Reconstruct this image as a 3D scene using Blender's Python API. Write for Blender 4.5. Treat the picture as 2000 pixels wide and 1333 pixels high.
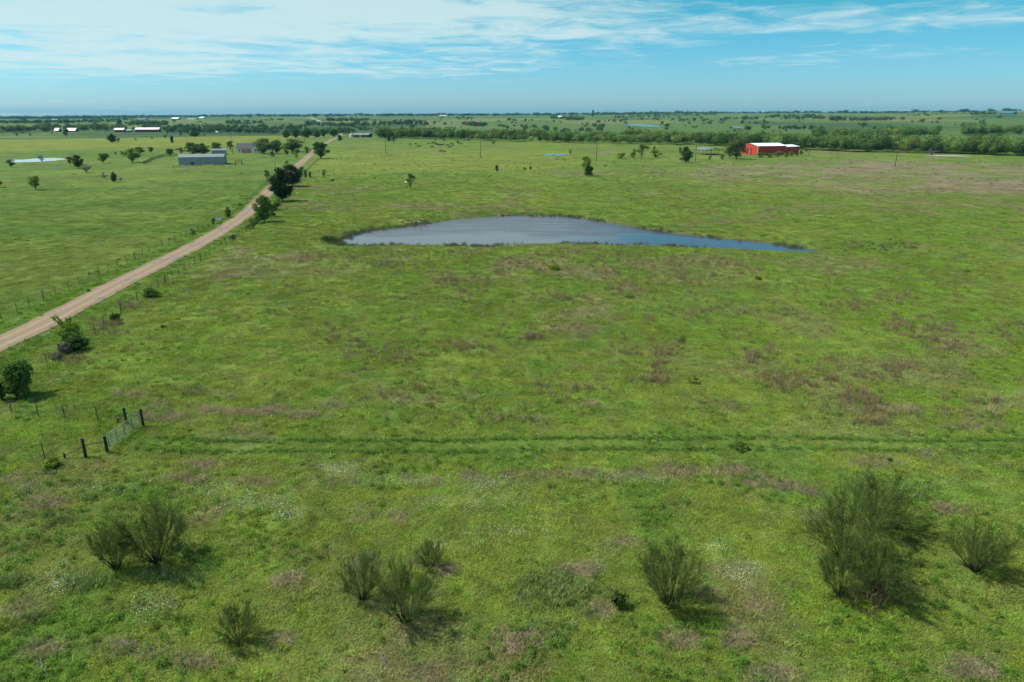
import bpy, math, random
import numpy as np
from mathutils import Vector, Matrix

for o in list(bpy.data.objects):
    bpy.data.objects.remove(o)
random.seed(7)
rng = np.random.default_rng(7)
scene = bpy.context.scene
C = scene.collection
R = math.radians

# ------------------------------------------------------------------ camera
CAM_H = 27.0
FPX = 1333.33                       # focal length in photo pixels (24 mm on 36 mm, 2000 px wide)
PITCH = math.atan((666.5 - 222.0) / FPX)
cam_d = bpy.data.cameras.new('camera')
cam_d.sensor_width = 36.0
cam_d.lens = 24.0
cam_d.clip_start = 0.5
cam_d.clip_end = 60000
cam = bpy.data.objects.new('camera', cam_d)
C.objects.link(cam)
cam.location = (0, 0, CAM_H)
cam.rotation_euler = (math.pi / 2 - PITCH, 0, 0)
scene.camera = cam

# ------------------------------------------------------------------ world / sky
SUN_EL = R(54)
SUN_AZ = R(-80)                     # clockwise from +Y: from the left, slightly ahead of the camera
w = bpy.data.worlds.new('World')
scene.world = w
w.use_nodes = True
nt = w.node_tree
nt.nodes.clear()
def N(tree, kind, **kw):
    n = tree.nodes.new(kind)
    for k, v in kw.items():
        setattr(n, k, v)
    return n
def L(tree, a, b):
    tree.links.new(a, b)
def math_n(tree, op, a, b=None, c=None, clamp=False):
    n = tree.nodes.new('ShaderNodeMath')
    n.operation = op
    n.use_clamp = clamp
    for i, v in enumerate((a, b, c)):
        if v is None:
            continue
        if isinstance(v, (int, float)):
            n.inputs[i].default_value = v
        else:
            tree.links.new(v, n.inputs[i])
    return n.outputs[0]
def map_n(tree, v, a, b, c, d, smooth=True):
    n = tree.nodes.new('ShaderNodeMapRange')
    if smooth:
        n.interpolation_type = 'SMOOTHSTEP'
    tree.links.new(v, n.inputs['Value'])
    n.inputs['From Min'].default_value = a
    n.inputs['From Max'].default_value = b
    n.inputs['To Min'].default_value = c
    n.inputs['To Max'].default_value = d
    return n.outputs['Result']
def mix_c(tree, fac, a, b, blend='MIX'):
    n = tree.nodes.new('ShaderNodeMix')
    n.data_type = 'RGBA'
    n.blend_type = blend
    for sock, v in ((n.inputs[0], fac), (n.inputs[6], a), (n.inputs[7], b)):
        if isinstance(v, (int, float)):
            sock.default_value = v
        elif isinstance(v, tuple):
            sock.default_value = v if len(v) == 4 else (*v, 1)
        else:
            tree.links.new(v, sock)
    return n.outputs[2]
def noise_n(tree, vec, scale, detail=4.0, rough=0.55, dist=0.0):
    n = tree.nodes.new('ShaderNodeTexNoise')
    n.inputs['Scale'].default_value = scale
    n.inputs['Detail'].default_value = detail
    n.inputs['Roughness'].default_value = rough
    n.inputs['Distortion'].default_value = dist
    if vec is not None:
        tree.links.new(vec, n.inputs['Vector'])
    return n.outputs['Fac']

SKY_STRENGTH = 0.075
TINT_LOW = (0.70, 1.17, 1.80)         # sky colour cast near the horizon and higher up
TINT_HIGH = (0.22, 1.02, 1.18)
sky = N(nt, 'ShaderNodeTexSky', sky_type='NISHITA')
sky.sun_disc = False
sky.sun_elevation = SUN_EL
sky.sun_rotation = SUN_AZ
sky.air_density = 1.0
sky.dust_density = 0.6
sky.ozone_density = 1.0
tc = N(nt, 'ShaderNodeTexCoord')
sep = N(nt, 'ShaderNodeSeparateXYZ')
L(nt, tc.outputs['Generated'], sep.inputs[0])
# broken cirrus sheet: noise on a level layer seen in perspective
zo = math_n(nt, 'ADD', math_n(nt, 'MAXIMUM', sep.outputs['Z'], 0.0), 0.03)
cmb = N(nt, 'ShaderNodeCombineXYZ')
L(nt, math_n(nt, 'DIVIDE', sep.outputs['X'], zo), cmb.inputs[0])
L(nt, math_n(nt, 'DIVIDE', sep.outputs['Y'], zo), cmb.inputs[1])
big = noise_n(nt, cmb.outputs[0], 0.33, 3.0, 0.5, 0.4)
fine = noise_n(nt, cmb.outputs[0], 1.5, 9.0, 0.66, 0.6)
# thicker towards the sun's side, thinning out near the horizon
side = map_n(nt, sep.outputs['X'], -0.62, 0.62, 0.20, -0.085, False)
lift = math_n(nt, 'ADD', map_n(nt, sep.outputs['Z'], 0.025, 0.06, -0.24, -0.05), map_n(nt, sep.outputs['Z'], 0.085, 0.105, 0.0, 0.13))
corner = math_n(nt, 'MULTIPLY', map_n(nt, sep.outputs['Z'], 0.115, 0.150, 0.0, -0.16), map_n(nt, sep.outputs['X'], 0.0, 0.30, 0.0, 1.0))
dens = math_n(nt, 'ADD', math_n(nt, 'MULTIPLY', big, 0.45), math_n(nt, 'MULTIPLY', fine, 0.60))
dens = math_n(nt, 'ADD', math_n(nt, 'ADD', dens, side), math_n(nt, 'ADD', lift, corner))
mask = map_n(nt, dens, 0.46, 0.72, 0.0, 0.80)
hv = map_n(nt, sep.outputs['Z'], 0.0, 0.13, 0.0, 1.0, False)
skyc = mix_c(nt, 1.0, sky.outputs[0], mix_c(nt, hv, TINT_LOW, TINT_HIGH), 'MULTIPLY')
skyc2 = mix_c(nt, mask, skyc, (7.2, 9.0, 9.0))
bg = N(nt, 'ShaderNodeBackground')
L(nt, skyc2, bg.inputs['Color'])
bg.inputs['Strength'].default_value = SKY_STRENGTH
out = N(nt, 'ShaderNodeOutputWorld')
L(nt, bg.outputs[0], out.inputs['Surface'])

sun_d = bpy.data.lights.new('sun', 'SUN')
sun_d.energy = 4.8
sun_d.angle = R(0.53)
sun_d.color = (1.0, 0.95, 0.86)
sun = bpy.data.objects.new('sun', sun_d)
C.objects.link(sun)
sv = Vector((math.sin(SUN_AZ) * math.cos(SUN_EL), math.cos(SUN_AZ) * math.cos(SUN_EL), math.sin(SUN_EL)))
sun.rotation_euler = (-sv).to_track_quat('-Z', 'Y').to_euler()
sun.location = (0, 0, 200)

scene.view_settings.view_transform = 'Standard'
scene.view_settings.look = 'None'
scene.view_settings.exposure = 0.35
scene.view_settings.gamma = 1.0
scene.view_settings.use_curve_mapping = False
scene.cycles.use_denoising = True
scene.cycles.use_adaptive_sampling = True
scene.cycles.adaptive_threshold = 0.02
scene.cycles.max_bounces = 5
scene.cycles.diffuse_bounces = 2
scene.cycles.glossy_bounces = 2
scene.cycles.transmission_bounces = 3
scene.cycles.volume_bounces = 0
scene.cycles.transparent_max_bounces = 6

# ------------------------------------------------------------------ numpy noise
def _hash(xi, yi, seed):
    h = (xi.astype(np.int64) * 374761393 + yi.astype(np.int64) * 668265263 + seed * 974634777) & 0xffffffff
    h = ((h ^ (h >> 13)) * 1274126177) & 0xffffffff
    h = ((h ^ (h >> 15)) * 2246822519) & 0xffffffff
    return ((h ^ (h >> 16)) & 0xffffff) / float(0xffffff)
def vnoise(x, y, seed=0):
    xi, yi = np.floor(x), np.floor(y)
    fx, fy = x - xi, y - yi
    fx = fx * fx * (3 - 2 * fx); fy = fy * fy * (3 - 2 * fy)
    a = _hash(xi, yi, seed); b = _hash(xi + 1, yi, seed)
    c = _hash(xi, yi + 1, seed); d = _hash(xi + 1, yi + 1, seed)
    return (a * (1 - fx) + b * fx) * (1 - fy) + (c * (1 - fx) + d * fx) * fy
def fbm(x, y, scale, oct=4, seed=0, gain=0.5):
    x = np.asarray(x, float) / scale; y = np.asarray(y, float) / scale
    s = 0; a = 1; t = 0
    for i in range(oct):
        s = s + a * vnoise(x + 17.3 * i, y - 9.1 * i, seed + i); t += a
        a *= gain; x = x * 2.03; y = y * 2.03
    return s / t
def sst(v, a, b):
    t = np.clip((np.asarray(v, float) - a) / (b - a), 0, 1)
    return t * t * (3 - 2 * t)

# ------------------------------------------------------------------ pixel rays
CP, SP = math.cos(PITCH), math.sin(PITCH)
def flat(px, py, z=0.0):
    """point where the sight line through a photo pixel meets the level z"""
    u = (px - 1000) / FPX; v = (py - 666.5) / FPX
    dy = CP - v * SP; dz = -SP - v * CP
    t = (z - CAM_H) / dz
    return np.array([u * t, dy * t])
def depth_of(P):
    return P[1] * CP + (CAM_H - P[2]) * SP

POND_Z = -0.55
pond_px = [(655, 474), (668, 479), (700, 480), (780, 478), (870, 479), (940, 482), (1000, 478), (1100, 475), (1180, 478), (1300, 480),
           (1400, 485), (1500, 489), (1560, 492), (1598, 492), (1560, 484), (1500, 476), (1400, 466), (1300, 455), (1240, 445),
           (1200, 438), (1140, 427), (1100, 423), (1000, 421), (900, 428), (840, 436), (780, 444), (720, 451), (685, 460), (662, 469)]
pond_poly = np.array([flat(*p, POND_Z) for p in pond_px])
def poly_sd(x, y, poly):
    """signed distance to a polygon, negative inside"""
    x = np.asarray(x, float); y = np.asarray(y, float)
    d = np.full(x.shape, 1e18); ins = np.zeros(x.shape, bool)
    n = len(poly)
    for i in range(n):
        ax, ay = poly[i]; bx, by = poly[(i + 1) % n]
        ex, ey = bx - ax, by - ay
        t = np.clip(((x - ax) * ex + (y - ay) * ey) / (ex * ex + ey * ey), 0, 1)
        d = np.minimum(d, (x - ax - t * ex) ** 2 + (y - ay - t * ey) ** 2)
        c = ((ay > y) != (by > y)) & (x < (bx - ax) * (y - ay) / (by - ay + 1e-12) + ax)
        ins ^= c
    d = np.sqrt(d)
    return np.where(ins, -d, d)
road_px = [(-260, 800), (0, 672), (140, 603), (232, 555), (330, 506), (400, 470), (456, 436), (490, 410), (520, 379), (551, 350), (581, 325), (606, 303),
           (625, 287), (644, 276), (656, 270)]
road_pts = [np.array([-63.0, -40.0]), np.array([-63.2, 20.0])] + [flat(*p) for p in road_px[1:]]
road_pts += [np.array([-212., 880.]), np.array([-240., 1000.])]
def polyline_dist(x, y, pts):
    x = np.asarray(x, float); y = np.asarray(y, float)
    d = np.full(x.shape, 1e18)
    for (ax, ay), (bx, by) in zip(pts[:-1], pts[1:]):
        ex, ey = bx - ax, by - ay
        t = np.clip(((x - ax) * ex + (y - ay) * ey) / (ex * ex + ey * ey), 0, 1)
        d = np.minimum(d, (x - ax - t * ex) ** 2 + (y - ay - t * ey) ** 2)
    return np.sqrt(d)
def spline(pts, step):
    P = [np.asarray(p, float) for p in pts]
    P = [2 * P[0] - P[1]] + P + [2 * P[-1] - P[-2]]
    res = []
    for i in range(1, len(P) - 2):
        n = max(2, int(np.linalg.norm(P[i + 1] - P[i]) / step))
        for k in range(n):
            t = k / n
            res.append(0.5 * ((2 * P[i]) + (-P[i - 1] + P[i + 1]) * t + (2 * P[i - 1] - 5 * P[i] + 4 * P[i + 1] - P[i + 2]) * t * t
                              + (-P[i - 1] + 3 * P[i] - 3 * P[i + 1] + P[i + 2]) * t ** 3))
    res.append(P[-2])
    return np.array(res)
road_line = spline(road_pts, 6.0)

# small far pools of water: (pixel outline centre, half width px, base y px, half height px)
pools_px = [('stock_pond', (1060, 302), (1112, 302), 1.6, 'small blue stock pond in the middle pasture beyond the utility poles'),
            ('stock_pond', (18, 314), (128, 312), 4.0, 'silvery pond at the left in the grazed pasture'),
            ('stock_pond', (1226, 245), (1284, 245), 3.2, 'blue lake on the far hillside below the wooded ridge')]

POOLS = []                          # (mid, B-A half vector, up, down, level)
def H(x, y):
    x = np.asarray(x, float); y = np.asarray(y, float)
    d = np.hypot(x, y)
    t = np.clip(x / np.maximum(np.abs(y), 60.0), -1.2, 1.2)
    z = (fbm(x, y, 42, 3, 5) - 0.5) * 0.9 * (1 - sst(d, 300, 700))
    z = z + (fbm(x, y, 6.0, 2, 9) - 0.5) * 0.16 * (1 - sst(d, 90, 200))
    # wide land form: valley, far slope rising to the right
    z = z + sst(d, 850, 3600) * (16 + 25 * t) + sst(d, 3600, 9000) * (-6 + 6 * t)
    z = z - 9 * np.exp(-((d - 1380) / 300.0) ** 2) * sst(-t, 0.05, 0.35)
    z = z + (fbm(x, y, 900, 3, 21) - 0.5) * 16 * sst(d, 900, 2200)
    z = z + (fbm(x, y, 240, 2, 31) - 0.5) * 5 * sst(d, 700, 1500)
    # pond bowl and its low banks
    sd = poly_sd(x, y, pond_poly)
    sdn = sd - 0.8 + (fbm(x, y, 3.5, 2, 77) - 0.5) * 1.3
    inside = POND_Z - 0.9 * sst(-sdn, 0, 8)
    far_bank = sst(y, 150, 175)
    rim = POND_Z + (0.5 + 0.55 * far_bank) * sst(sdn, -0.3, 5)
    k = sst(sdn, 5, 26)
    zz = np.where(sdn < 0, inside, rim * (1 - k) + z * k)
    z = np.where(sd < 30, zz, z)
    # road bed: very slightly crowned, shallow ditches
    rd = polyline_dist(x, y, road_line)
    z = np.where((rd < 12) & (d < 1100), z * sst(rd, 5, 12) - 0.22 * np.exp(-((rd - 4.6) / 1.2) ** 2), z)
    for mid, hx, hy, lev in POOLS:
        q = np.hypot((x - mid[0]) / hx, (y - mid[1]) / hy)
        k = 1 - sst(q, 1.0, 1.7)
        z = z * (1 - k) + (lev + 0.25 * sst(q, 0.9, 1.2) - 0.6 * (1 - sst(q, 0.7, 1.0))) * k
    return z

def ray(px, py):
    """ground point under a photo pixel"""
    u = (px - 1000) / FPX; v = (py - 666.5) / FPX
    dx, dy, dz = u, CP - v * SP, -SP - v * CP
    ts = 20 * np.exp(np.linspace(0, math.log(600), 1500))
    hz = H(dx * ts, dy * ts)
    rz = CAM_H + dz * ts
    below = np.nonzero(rz < hz)[0]
    if len(below) == 0:
        i = len(ts) - 1
        return Vector((dx * ts[i], dy * ts[i], float(hz[i])))
    i = below[0]
    a, b = (ts[i - 1], ts[i]) if i else (ts[0] * .5, ts[0])
    tt = np.linspace(a, b, 40)
    hz = H(dx * tt, dy * tt); rz = CAM_H + dz * tt
    j = int(np.argmax(rz <= hz + 1e-6))
    t = tt[j]
    return Vector((dx * t, dy * t, float(H(np.array([dx * t]), np.array([dy * t]))[0])))
for nm, a, b, hh, lab in pools_px:
    mx, my = (a[0] + b[0]) / 2, (a[1] + b[1]) / 2
    A_, B_, c_ = ray(*a), ray(*b), ray(mx, my)
    hy_ = abs(ray(mx, my - hh).y - ray(mx, my + hh).y) / 2
    POOLS.append((np.array(c_.xy), abs(B_.x - A_.x) / 2, max(hy_, 4.0), c_.z))
def ground(x, y):
    return float(H(np.array([x]), np.array([y]))[0])
def zpx(P, ytop):
    """height above P at which a vertical line through P reaches photo row ytop"""
    v = (ytop - 666.5) / FPX
    # solve (z component): pc_y / depth = -v
    y = P[1]
    # cam coords: up = (z-h)*CP + y*SP ; depth = y*CP - (z-h)*SP
    k = -v
    zr = (k * y * CP - y * SP) / (CP + k * SP)
    return zr + CAM_H - P[2]
def mpp(P):
    return depth_of(P) / FPX            # metres per photo pixel

# ------------------------------------------------------------------ land cover colour (albedo)
lane_a, lane_b = flat(290, 857), flat(2000, 858)
def lane_mask(x, y):
    m = 0
    for off in (0.0, -2.1):
        yy = 54.3 + off + 0.35 * np.sin(x * 0.11) + (x + 30) * 0.004
        m = m + np.exp(-((y - yy) / 0.42) ** 2)
    return np.clip(m, 0, 1) * sst(x, -35, -31)
lane_y0 = float(flat(600, 857)[1])
def lane_mask(x, y):
    wob = 0.35 * np.sin(x * 0.10) + 0.2 * np.sin(x * 0.31)
    m = np.exp(-((y - lane_y0 - wob) / 0.36) ** 2) + np.exp(-((y - lane_y0 + 2.1 - wob) / 0.34) ** 2)
    return np.clip(m, 0, 1) * sst(x, -34, -31)
field_fence = [flat(*p) for p in [(592, 346), (700, 343), (900, 337), (1050, 332), (1110, 328)]]
def cover(x, y):
    x = np.asarray(x, float); y = np.asarray(y, float)
    d = np.hypot(x, y)
    rd_x = np.interp(y, road_line[:, 1], road_line[:, 0])
    left = sst(rd_x - x, 2, 5) * (y < 1100)
    g1 = np.array([0.105, 0.166, 0.024]); g2 = np.array([0.130, 0.182, 0.032]); g3 = np.array([0.076, 0.140, 0.024])
    br = np.array([0.165, 0.140, 0.078]); bp = np.array([0.172, 0.148, 0.085])
    def mixc(a, b, t):
        return a * (1 - t[..., None]) + b * t[..., None]
    n1 = fbm(x, y, 14, 4, 41); n2 = fbm(x, y, 5, 3, 43); n3 = fbm(x, y, 55, 3, 47)
    c = mixc(np.broadcast_to(g1, x.shape + (3,)), g2, sst(n3 * 0.5 + n1 * 0.5, 0.40, 0.62))
    c = mixc(c, g3, sst(n2 * 0.6 + n1 * 0.4, 0.53, 0.70) * 0.7)
    # dry thatch patches
    dry = fbm(x, y, 7, 4, 53, 0.6) * 0.6 + fbm(x, y, 30, 2, 57) * 0.4
    near = 1 - sst(d, 60, 120)
    amt = sst(dry, 0.54, 0.72) * 0.72
    amt = amt * (1 - left * 0.92)
    c = mixc(c, br, amt * (1 - sst(d, 480, 800) * 0.6))
    # reddish dry bluestem belts in the middle field
    bb = np.exp(-((y - 128) / 20.0) ** 2) * sst(fbm(x, y, 11, 3, 61), 0.50, 0.66)
    bb = np.maximum(bb, sst(x, 12, 30) * np.exp(-((y - 78) / 20.0) ** 2) * sst(fbm(x, y, 8, 3, 63), 0.50, 0.66))
    c = mixc(c, bp, np.clip(bb, 0, 1) * 0.45)
    # mauve-brown dry rise in the upper right field
    rx, ry = flat(1850, 342)
    dr = np.exp(-(((x - rx) / 85.0) ** 2 + ((y - ry) / 75.0) ** 2))
    dr = np.clip(dr * 1.5 * (0.25 + 1.3 * sst(fbm(x, y, 16, 4, 71, 0.6), 0.36, 0.64)), 0, 0.9)
    c = mixc(c, np.array([0.195, 0.155, 0.105]), dr)
    # grazed, even pasture left of the road
    lp = mixc(np.broadcast_to(np.array([0.085, 0.148, 0.026]), x.shape + (3,)), np.array([0.115, 0.165, 0.032]), sst(fbm(x, y * 2.5, 60, 4, 81), 0.4, 0.62))
    c = mixc(c, lp, left * (d < 2000) * 0.92)
    yel = sst(-x, 150, 300) * sst(d, 620, 700) * (1 - sst(d, 1050, 1200))
    c = mixc(c, np.array([0.175, 0.205, 0.032]), yel * 0.7)
    # brighter mown field beyond the cross fence
    fy = np.interp(x, [p[0] for p in field_fence], [p[1] for p in field_fence])
    bf = sst(y - fy, -1, 3) * (1 - sst(y, 520, 560)) * (1 - left) * (1 - sst(x, 28, 70))
    c = mixc(c, np.array([0.142, 0.190, 0.030]), bf * (0.55 + 0.35 * sst(fbm(x, y * 3, 60, 2, 83), 0.35, 0.65)))
    # far plain
    far = sst(d, 640, 900)
    pn = fbm(x, y, 260, 3, 91)
    fp = mixc(np.broadcast_to(np.array([0.080, 0.138, 0.034]), x.shape + (3,)), np.array([0.142, 0.165, 0.052]), sst(pn, 0.48, 0.60))
    fp = mixc(fp, np.array([0.048, 0.095, 0.030]), sst(fbm(x, y, 330, 3, 95), 0.52, 0.66))
    c = mixc(c, fp, far * (1 - yel))
    # verges along the road, lane wheel tracks, wet margins of the pond
    rd = np.abs(x - rd_x)
    c = mixc(c, np.array([0.085, 0.160, 0.022]), np.exp(-((rd - 4.5) / 2.2) ** 2) * 0.7 * (d < 700))
    lm = lane_mask(x, y)
    c = mixc(c, np.array([0.055, 0.125, 0.026]), lm * 0.7)
    lm2 = np.exp(-((y - lane_y0 + 1.05) / 0.4) ** 2) * sst(x, -34, -31)
    c = mixc(c, np.array([0.105, 0.165, 0.030]), lm2 * 0.7)
    sd = np.where(d < 320, poly_sd(x, y, pond_poly), 99)
    wet = np.exp(-np.clip(sd, 0, 99) / 5.0)
    c = mixc(c, np.array([0.078, 0.130, 0.022]), wet * 0.6)
    mud = np.exp(-np.clip(sd - 0.6, 0, 99) / 1.2) * sst(x, 10, 30) * sst(y, 135, 150)
    c = mixc(c, np.array([0.17, 0.13, 0.085]), mud * 0.5)
    c = mixc(c, np.array([0.10, 0.085, 0.06]), (sd < -0.6) * 1.0)
    return np.clip(c * (0.88 + 0.24 * n2[..., None]), 0.01, 0.6)

# ------------------------------------------------------------------ mesh helpers
def new_mesh(name, V, F, mat=None, smooth=False):
    me = bpy.data.meshes.new(name)
    V = np.asarray(V, np.float32)
    if isinstance(F, np.ndarray) and F.ndim == 2:
        n, k = F.shape
        me.vertices.add(len(V)); me.vertices.foreach_set('co', V.ravel())
        me.loops.add(n * k); me.loops.foreach_set('vertex_index', F.astype(np.int32).ravel())
        me.polygons.add(n)
        me.polygons.foreach_set('loop_start', np.arange(0, n * k, k, dtype=np.int32))
        me.update(calc_edges=True)
        me.validate()
    else:
        me.from_pydata([tuple(map(float, v)) for v in V], [], [tuple(int(i) for i in f) for f in F])
        me.update()
    if mat:
        me.materials.append(mat)
    if smooth:
        me.polygons.foreach_set('use_smooth', [True] * len(me.polygons))
    return me
def obj(name, me, parent=None):
    o = bpy.data.objects.new(name, me)
    C.objects.link(o)
    if parent is not None:
        o.parent = parent
    return o
def tag(o, label=None, cat=None, group=None, kind=None):
    if label: o['label'] = label
    if cat: o['category'] = cat
    if group: o['group'] = group
    if kind: o['kind'] = kind
    return o
def empty(name, loc, rz=0.0, scale=(1, 1, 1)):
    o = bpy.data.objects.new(name, None)
    C.objects.link(o)
    o.empty_display_size = 0.5
    o.location = loc
    o.rotation_euler = (0, 0, rz)
    o.scale = scale
    return o
class MB:
    def __init__(s):
        s.v = []; s.f = []
    def box(s, x0, x1, y0, y1, z0, z1, M=None):
        b = len(s.v)
        for z in (z0, z1):
            for (x, y) in ((x0, y0), (x1, y0), (x1, y1), (x0, y1)):
                p = Vector((x, y, z))
                s.v.append(tuple(M @ p if M else p))
        s.f += [(b + 3, b + 2, b + 1, b), (b + 4, b + 5, b + 6, b + 7)]
        for i in range(4):
            j = (i + 1) % 4
            s.f.append((b + i, b + j, b + 4 + j, b + 4 + i))
        return s
    def tube(s, pts, rad, n=6, cap=True):
        pts = [Vector(p) for p in pts]
        b = len(s.v)
        for i, p in enumerate(pts):
            d = (pts[min(i + 1, len(pts) - 1)] - pts[max(i - 1, 0)]).normalized()
            a = d.orthogonal().normalized(); c = d.cross(a)
            r = rad[i] if hasattr(rad, '__len__') else rad
            for k in range(n):
                t = 2 * math.pi * k / n
                s.v.append(tuple(p + (a * math.cos(t) + c * math.sin(t)) * r))
        for i in range(len(pts) - 1):
            for k in range(n):
                q = (k + 1) % n
                s.f.append((b + i * n + k, b + i * n + q, b + (i + 1) * n + q, b + (i + 1) * n + k))
        if cap:
            s.f.append(tuple(b + k for k in reversed(range(n))))
            s.f.append(tuple(b + (len(pts) - 1) * n + k for k in range(n)))
        return s
    def prism(s, prof, x0, x1, M=None):
        """profile in (y,z) pulled along x"""
        b = len(s.v); n = len(prof)
        for x in (x0, x1):
            for (y, z) in prof:
                p = Vector((x, y, z)); s.v.append(tuple(M @ p if M else p))
        s.f.append(tuple(b + i for i in range(n)))
        s.f.append(tuple(b + n + i for i in reversed(range(n))))
        for i in range(n):
            j = (i + 1) % n
            s.f.append((b + j, b + i, b + n + i, b + n + j))
        return s
    def quad(s, a, b_, c, d):
        b = len(s.v); s.v += [tuple(a), tuple(b_), tuple(c), tuple(d)]; s.f.append((b, b + 1, b + 2, b + 3)); return s
    def mesh(s, name, mat, smooth=False):
        return new_mesh(name, s.v, s.f, mat, smooth)
    def build(s, name, mat, parent=None, smooth=False):
        return obj(name, s.mesh(name, mat, smooth), parent)

def unit(v):
    return v / np.maximum(np.linalg.norm(v, axis=-1, keepdims=True), 1e-9)
def leaf_quads(cen, nor, up, ln, wd):
    """pointed four-cornered leaves: cen (n,3), nor (n,3), up hint (n,3)"""
    nor = unit(nor); t = unit(up - (up * nor).sum(-1, keepdims=True) * nor); s = np.cross(nor, t)
    ln = np.asarray(ln).reshape(-1, 1) * 0.5; wd = np.asarray(wd).reshape(-1, 1) * 0.5
    V = np.stack([cen - t * ln, cen + s * wd - t * ln * 0.1, cen + t * ln, cen - s * wd + t * ln * 0.1], 1).reshape(-1, 3)
    F = np.arange(len(cen) * 4).reshape(-1, 4)
    return V, F

# ------------------------------------------------------------------ materials
MATS = {}
def material(name):
    m = bpy.data.materials.new(name)
    m.use_nodes = True
    t = m.node_tree
    b = t.nodes['Principled BSDF']
    MATS[name] = m
    return m, t, b
def simple(name, col, rough=0.7, metal=0.0, var=0.15, scale=2.0, bump=0.0, spec=0.3, ribs=None):
    m, t, b = material(name)
    tcn = N(t, 'ShaderNodeTexCoord')
    n = noise_n(t, tcn.outputs['Object'], scale, 5, 0.6)
    f = map_n(t, n, 0.3, 0.7, 1 - var, 1 + var, False)
    hsv = N(t, 'ShaderNodeHueSaturation')
    hsv.inputs['Color'].default_value = (*col, 1)
    L(t, f, hsv.inputs['Value'])
    L(t, hsv.outputs[0], b.inputs['Base Color'])
    b.inputs['Roughness'].default_value = rough
    b.inputs['Metallic'].default_value = metal
    b.inputs['Specular IOR Level'].default_value = spec
    if bump or ribs:
        bn = N(t, 'ShaderNodeBump')
        bn.inputs['Strength'].default_value = bump or 0.6
        if ribs:
            wv = N(t, 'ShaderNodeTexWave', wave_type='BANDS', bands_direction='X')
            wv.inputs['Scale'].default_value = ribs
            L(t, tcn.outputs['Object'], wv.inputs['Vector'])
            bn.inputs['Distance'].default_value = 0.05
            L(t, wv.outputs['Fac'], bn.inputs['Height'])
        else:
            bn.inputs['Distance'].default_value = 0.05
            L(t, n, bn.inputs['Height'])
        L(t, bn.outputs[0], b.inputs['Normal'])
    return m
def leafy(name, trans=0.28, hue_var=0.03, val_var=0.35, nscale=1.2, instancer=None):
    """foliage: colour from the object's own colour (or an instance attribute), varied clump by clump"""
    m, t, b = material(name)
    t.nodes.remove(b)
    o = t.nodes['Material Output']
    if instancer:
        at = N(t, 'ShaderNodeAttribute', attribute_type='INSTANCER', attribute_name=instancer)
        col = at.outputs['Color']
    else:
        oi = N(t, 'ShaderNodeObjectInfo')
        col = oi.outputs['Color']
    g = N(t, 'ShaderNodeNewGeometry')
    n = noise_n(t, g.outputs['Position'], nscale, 3, 0.6)
    ri = g.outputs['Random Per Island']
    hsv = N(t, 'ShaderNodeHueSaturation')
    L(t, col, hsv.inputs['Color'])
    v1 = map_n(t, n, 0.3, 0.7, 1 - val_var, 1 + val_var, False)
    v2 = map_n(t, ri, 0, 1, 0.72, 1.28, False)
    L(t, math_n(t, 'MULTIPLY', v1, v2), hsv.inputs['Value'])
    L(t, map_n(t, ri, 0, 1, 0.5 - hue_var, 0.5 + hue_var * 0.6, False), hsv.inputs['Hue'])
    d = N(t, 'ShaderNodeBsdfDiffuse'); tr = N(t, 'ShaderNodeBsdfTranslucent')
    L(t, hsv.outputs[0], d.inputs['Color']); L(t, hsv.outputs[0], tr.inputs['Color'])
    mx = N(t, 'ShaderNodeMixShader'); mx.inputs[0].default_value = trans
    L(t, d.outputs[0], mx.inputs[1]); L(t, tr.outputs[0], mx.inputs[2])
    L(t, mx.outputs[0], o.inputs['Surface'])
    return m
leafy('foliage')
leafy('foliage_inst', instancer='cover', val_var=0.25, nscale=0.25)
leafy('grass_inst', instancer='cover', trans=0.22, hue_var=0.025, val_var=0.22, nscale=0.9)
simple('bark', (0.085, 0.065, 0.048), 0.9, var=0.35, scale=6, bump=0.5, spec=0.1)
simple('grey_bark', (0.20, 0.18, 0.165), 0.9, var=0.3, scale=6, bump=0.4, spec=0.1)
simple('dark_wood', (0.030, 0.036, 0.038), 0.85, var=0.4, scale=5, bump=0.5, spec=0.15)
simple('grey_wood', (0.135, 0.12, 0.105), 0.9, var=0.35, scale=4, bump=0.4, spec=0.1)
simple('pole_wood', (0.060, 0.048, 0.040), 0.85, var=0.3, scale=4, spec=0.15)
simple('post_steel', (0.045, 0.055, 0.048), 0.6, metal=0.2, var=0.4, scale=8)
simple('wire_steel', (0.25, 0.25, 0.25), 0.5, metal=0.8)
simple('gate_paint', (0.20, 0.27, 0.25), 0.45, metal=0.55, var=0.25, scale=3)
simple('red_metal', (0.42, 0.042, 0.026), 0.55, var=0.12, scale=0.6, ribs=1.4, bump=0.4)
simple('dark_red', (0.20, 0.020, 0.028), 0.6, var=0.15, scale=0.6)
simple('white_roof', (0.80, 0.82, 0.82), 0.42, metal=0.0, var=0.05, scale=0.5, ribs=1.2, bump=0.3, spec=0.5)
simple('grey_roof', (0.150, 0.185, 0.195), 0.45, metal=0.1, var=0.10, scale=0.4, ribs=1.2, bump=0.3, spec=0.5)
simple('grey_metal', (0.235, 0.285, 0.300), 0.55, metal=0.0, var=0.08, scale=0.5, ribs=1.6, bump=0.35)
simple('shingle', (0.085, 0.085, 0.095), 0.85, var=0.2, scale=3, bump=0.3)
simple('white_board', (0.74, 0.80, 0.78), 0.6, var=0.06, scale=1.0, ribs=None)
simple('salmon_board', (0.62, 0.22, 0.15), 0.7, var=0.12, scale=1.2)
simple('window_glass', (0.02, 0.03, 0.035), 0.12, spec=0.8)
simple('teal_metal', (0.03, 0.13, 0.15), 0.55, var=0.1)
simple('brown_board', (0.13, 0.085, 0.075), 0.8, var=0.25)
simple('cream_paint', (0.62, 0.52, 0.40), 0.6, var=0.1)
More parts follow.
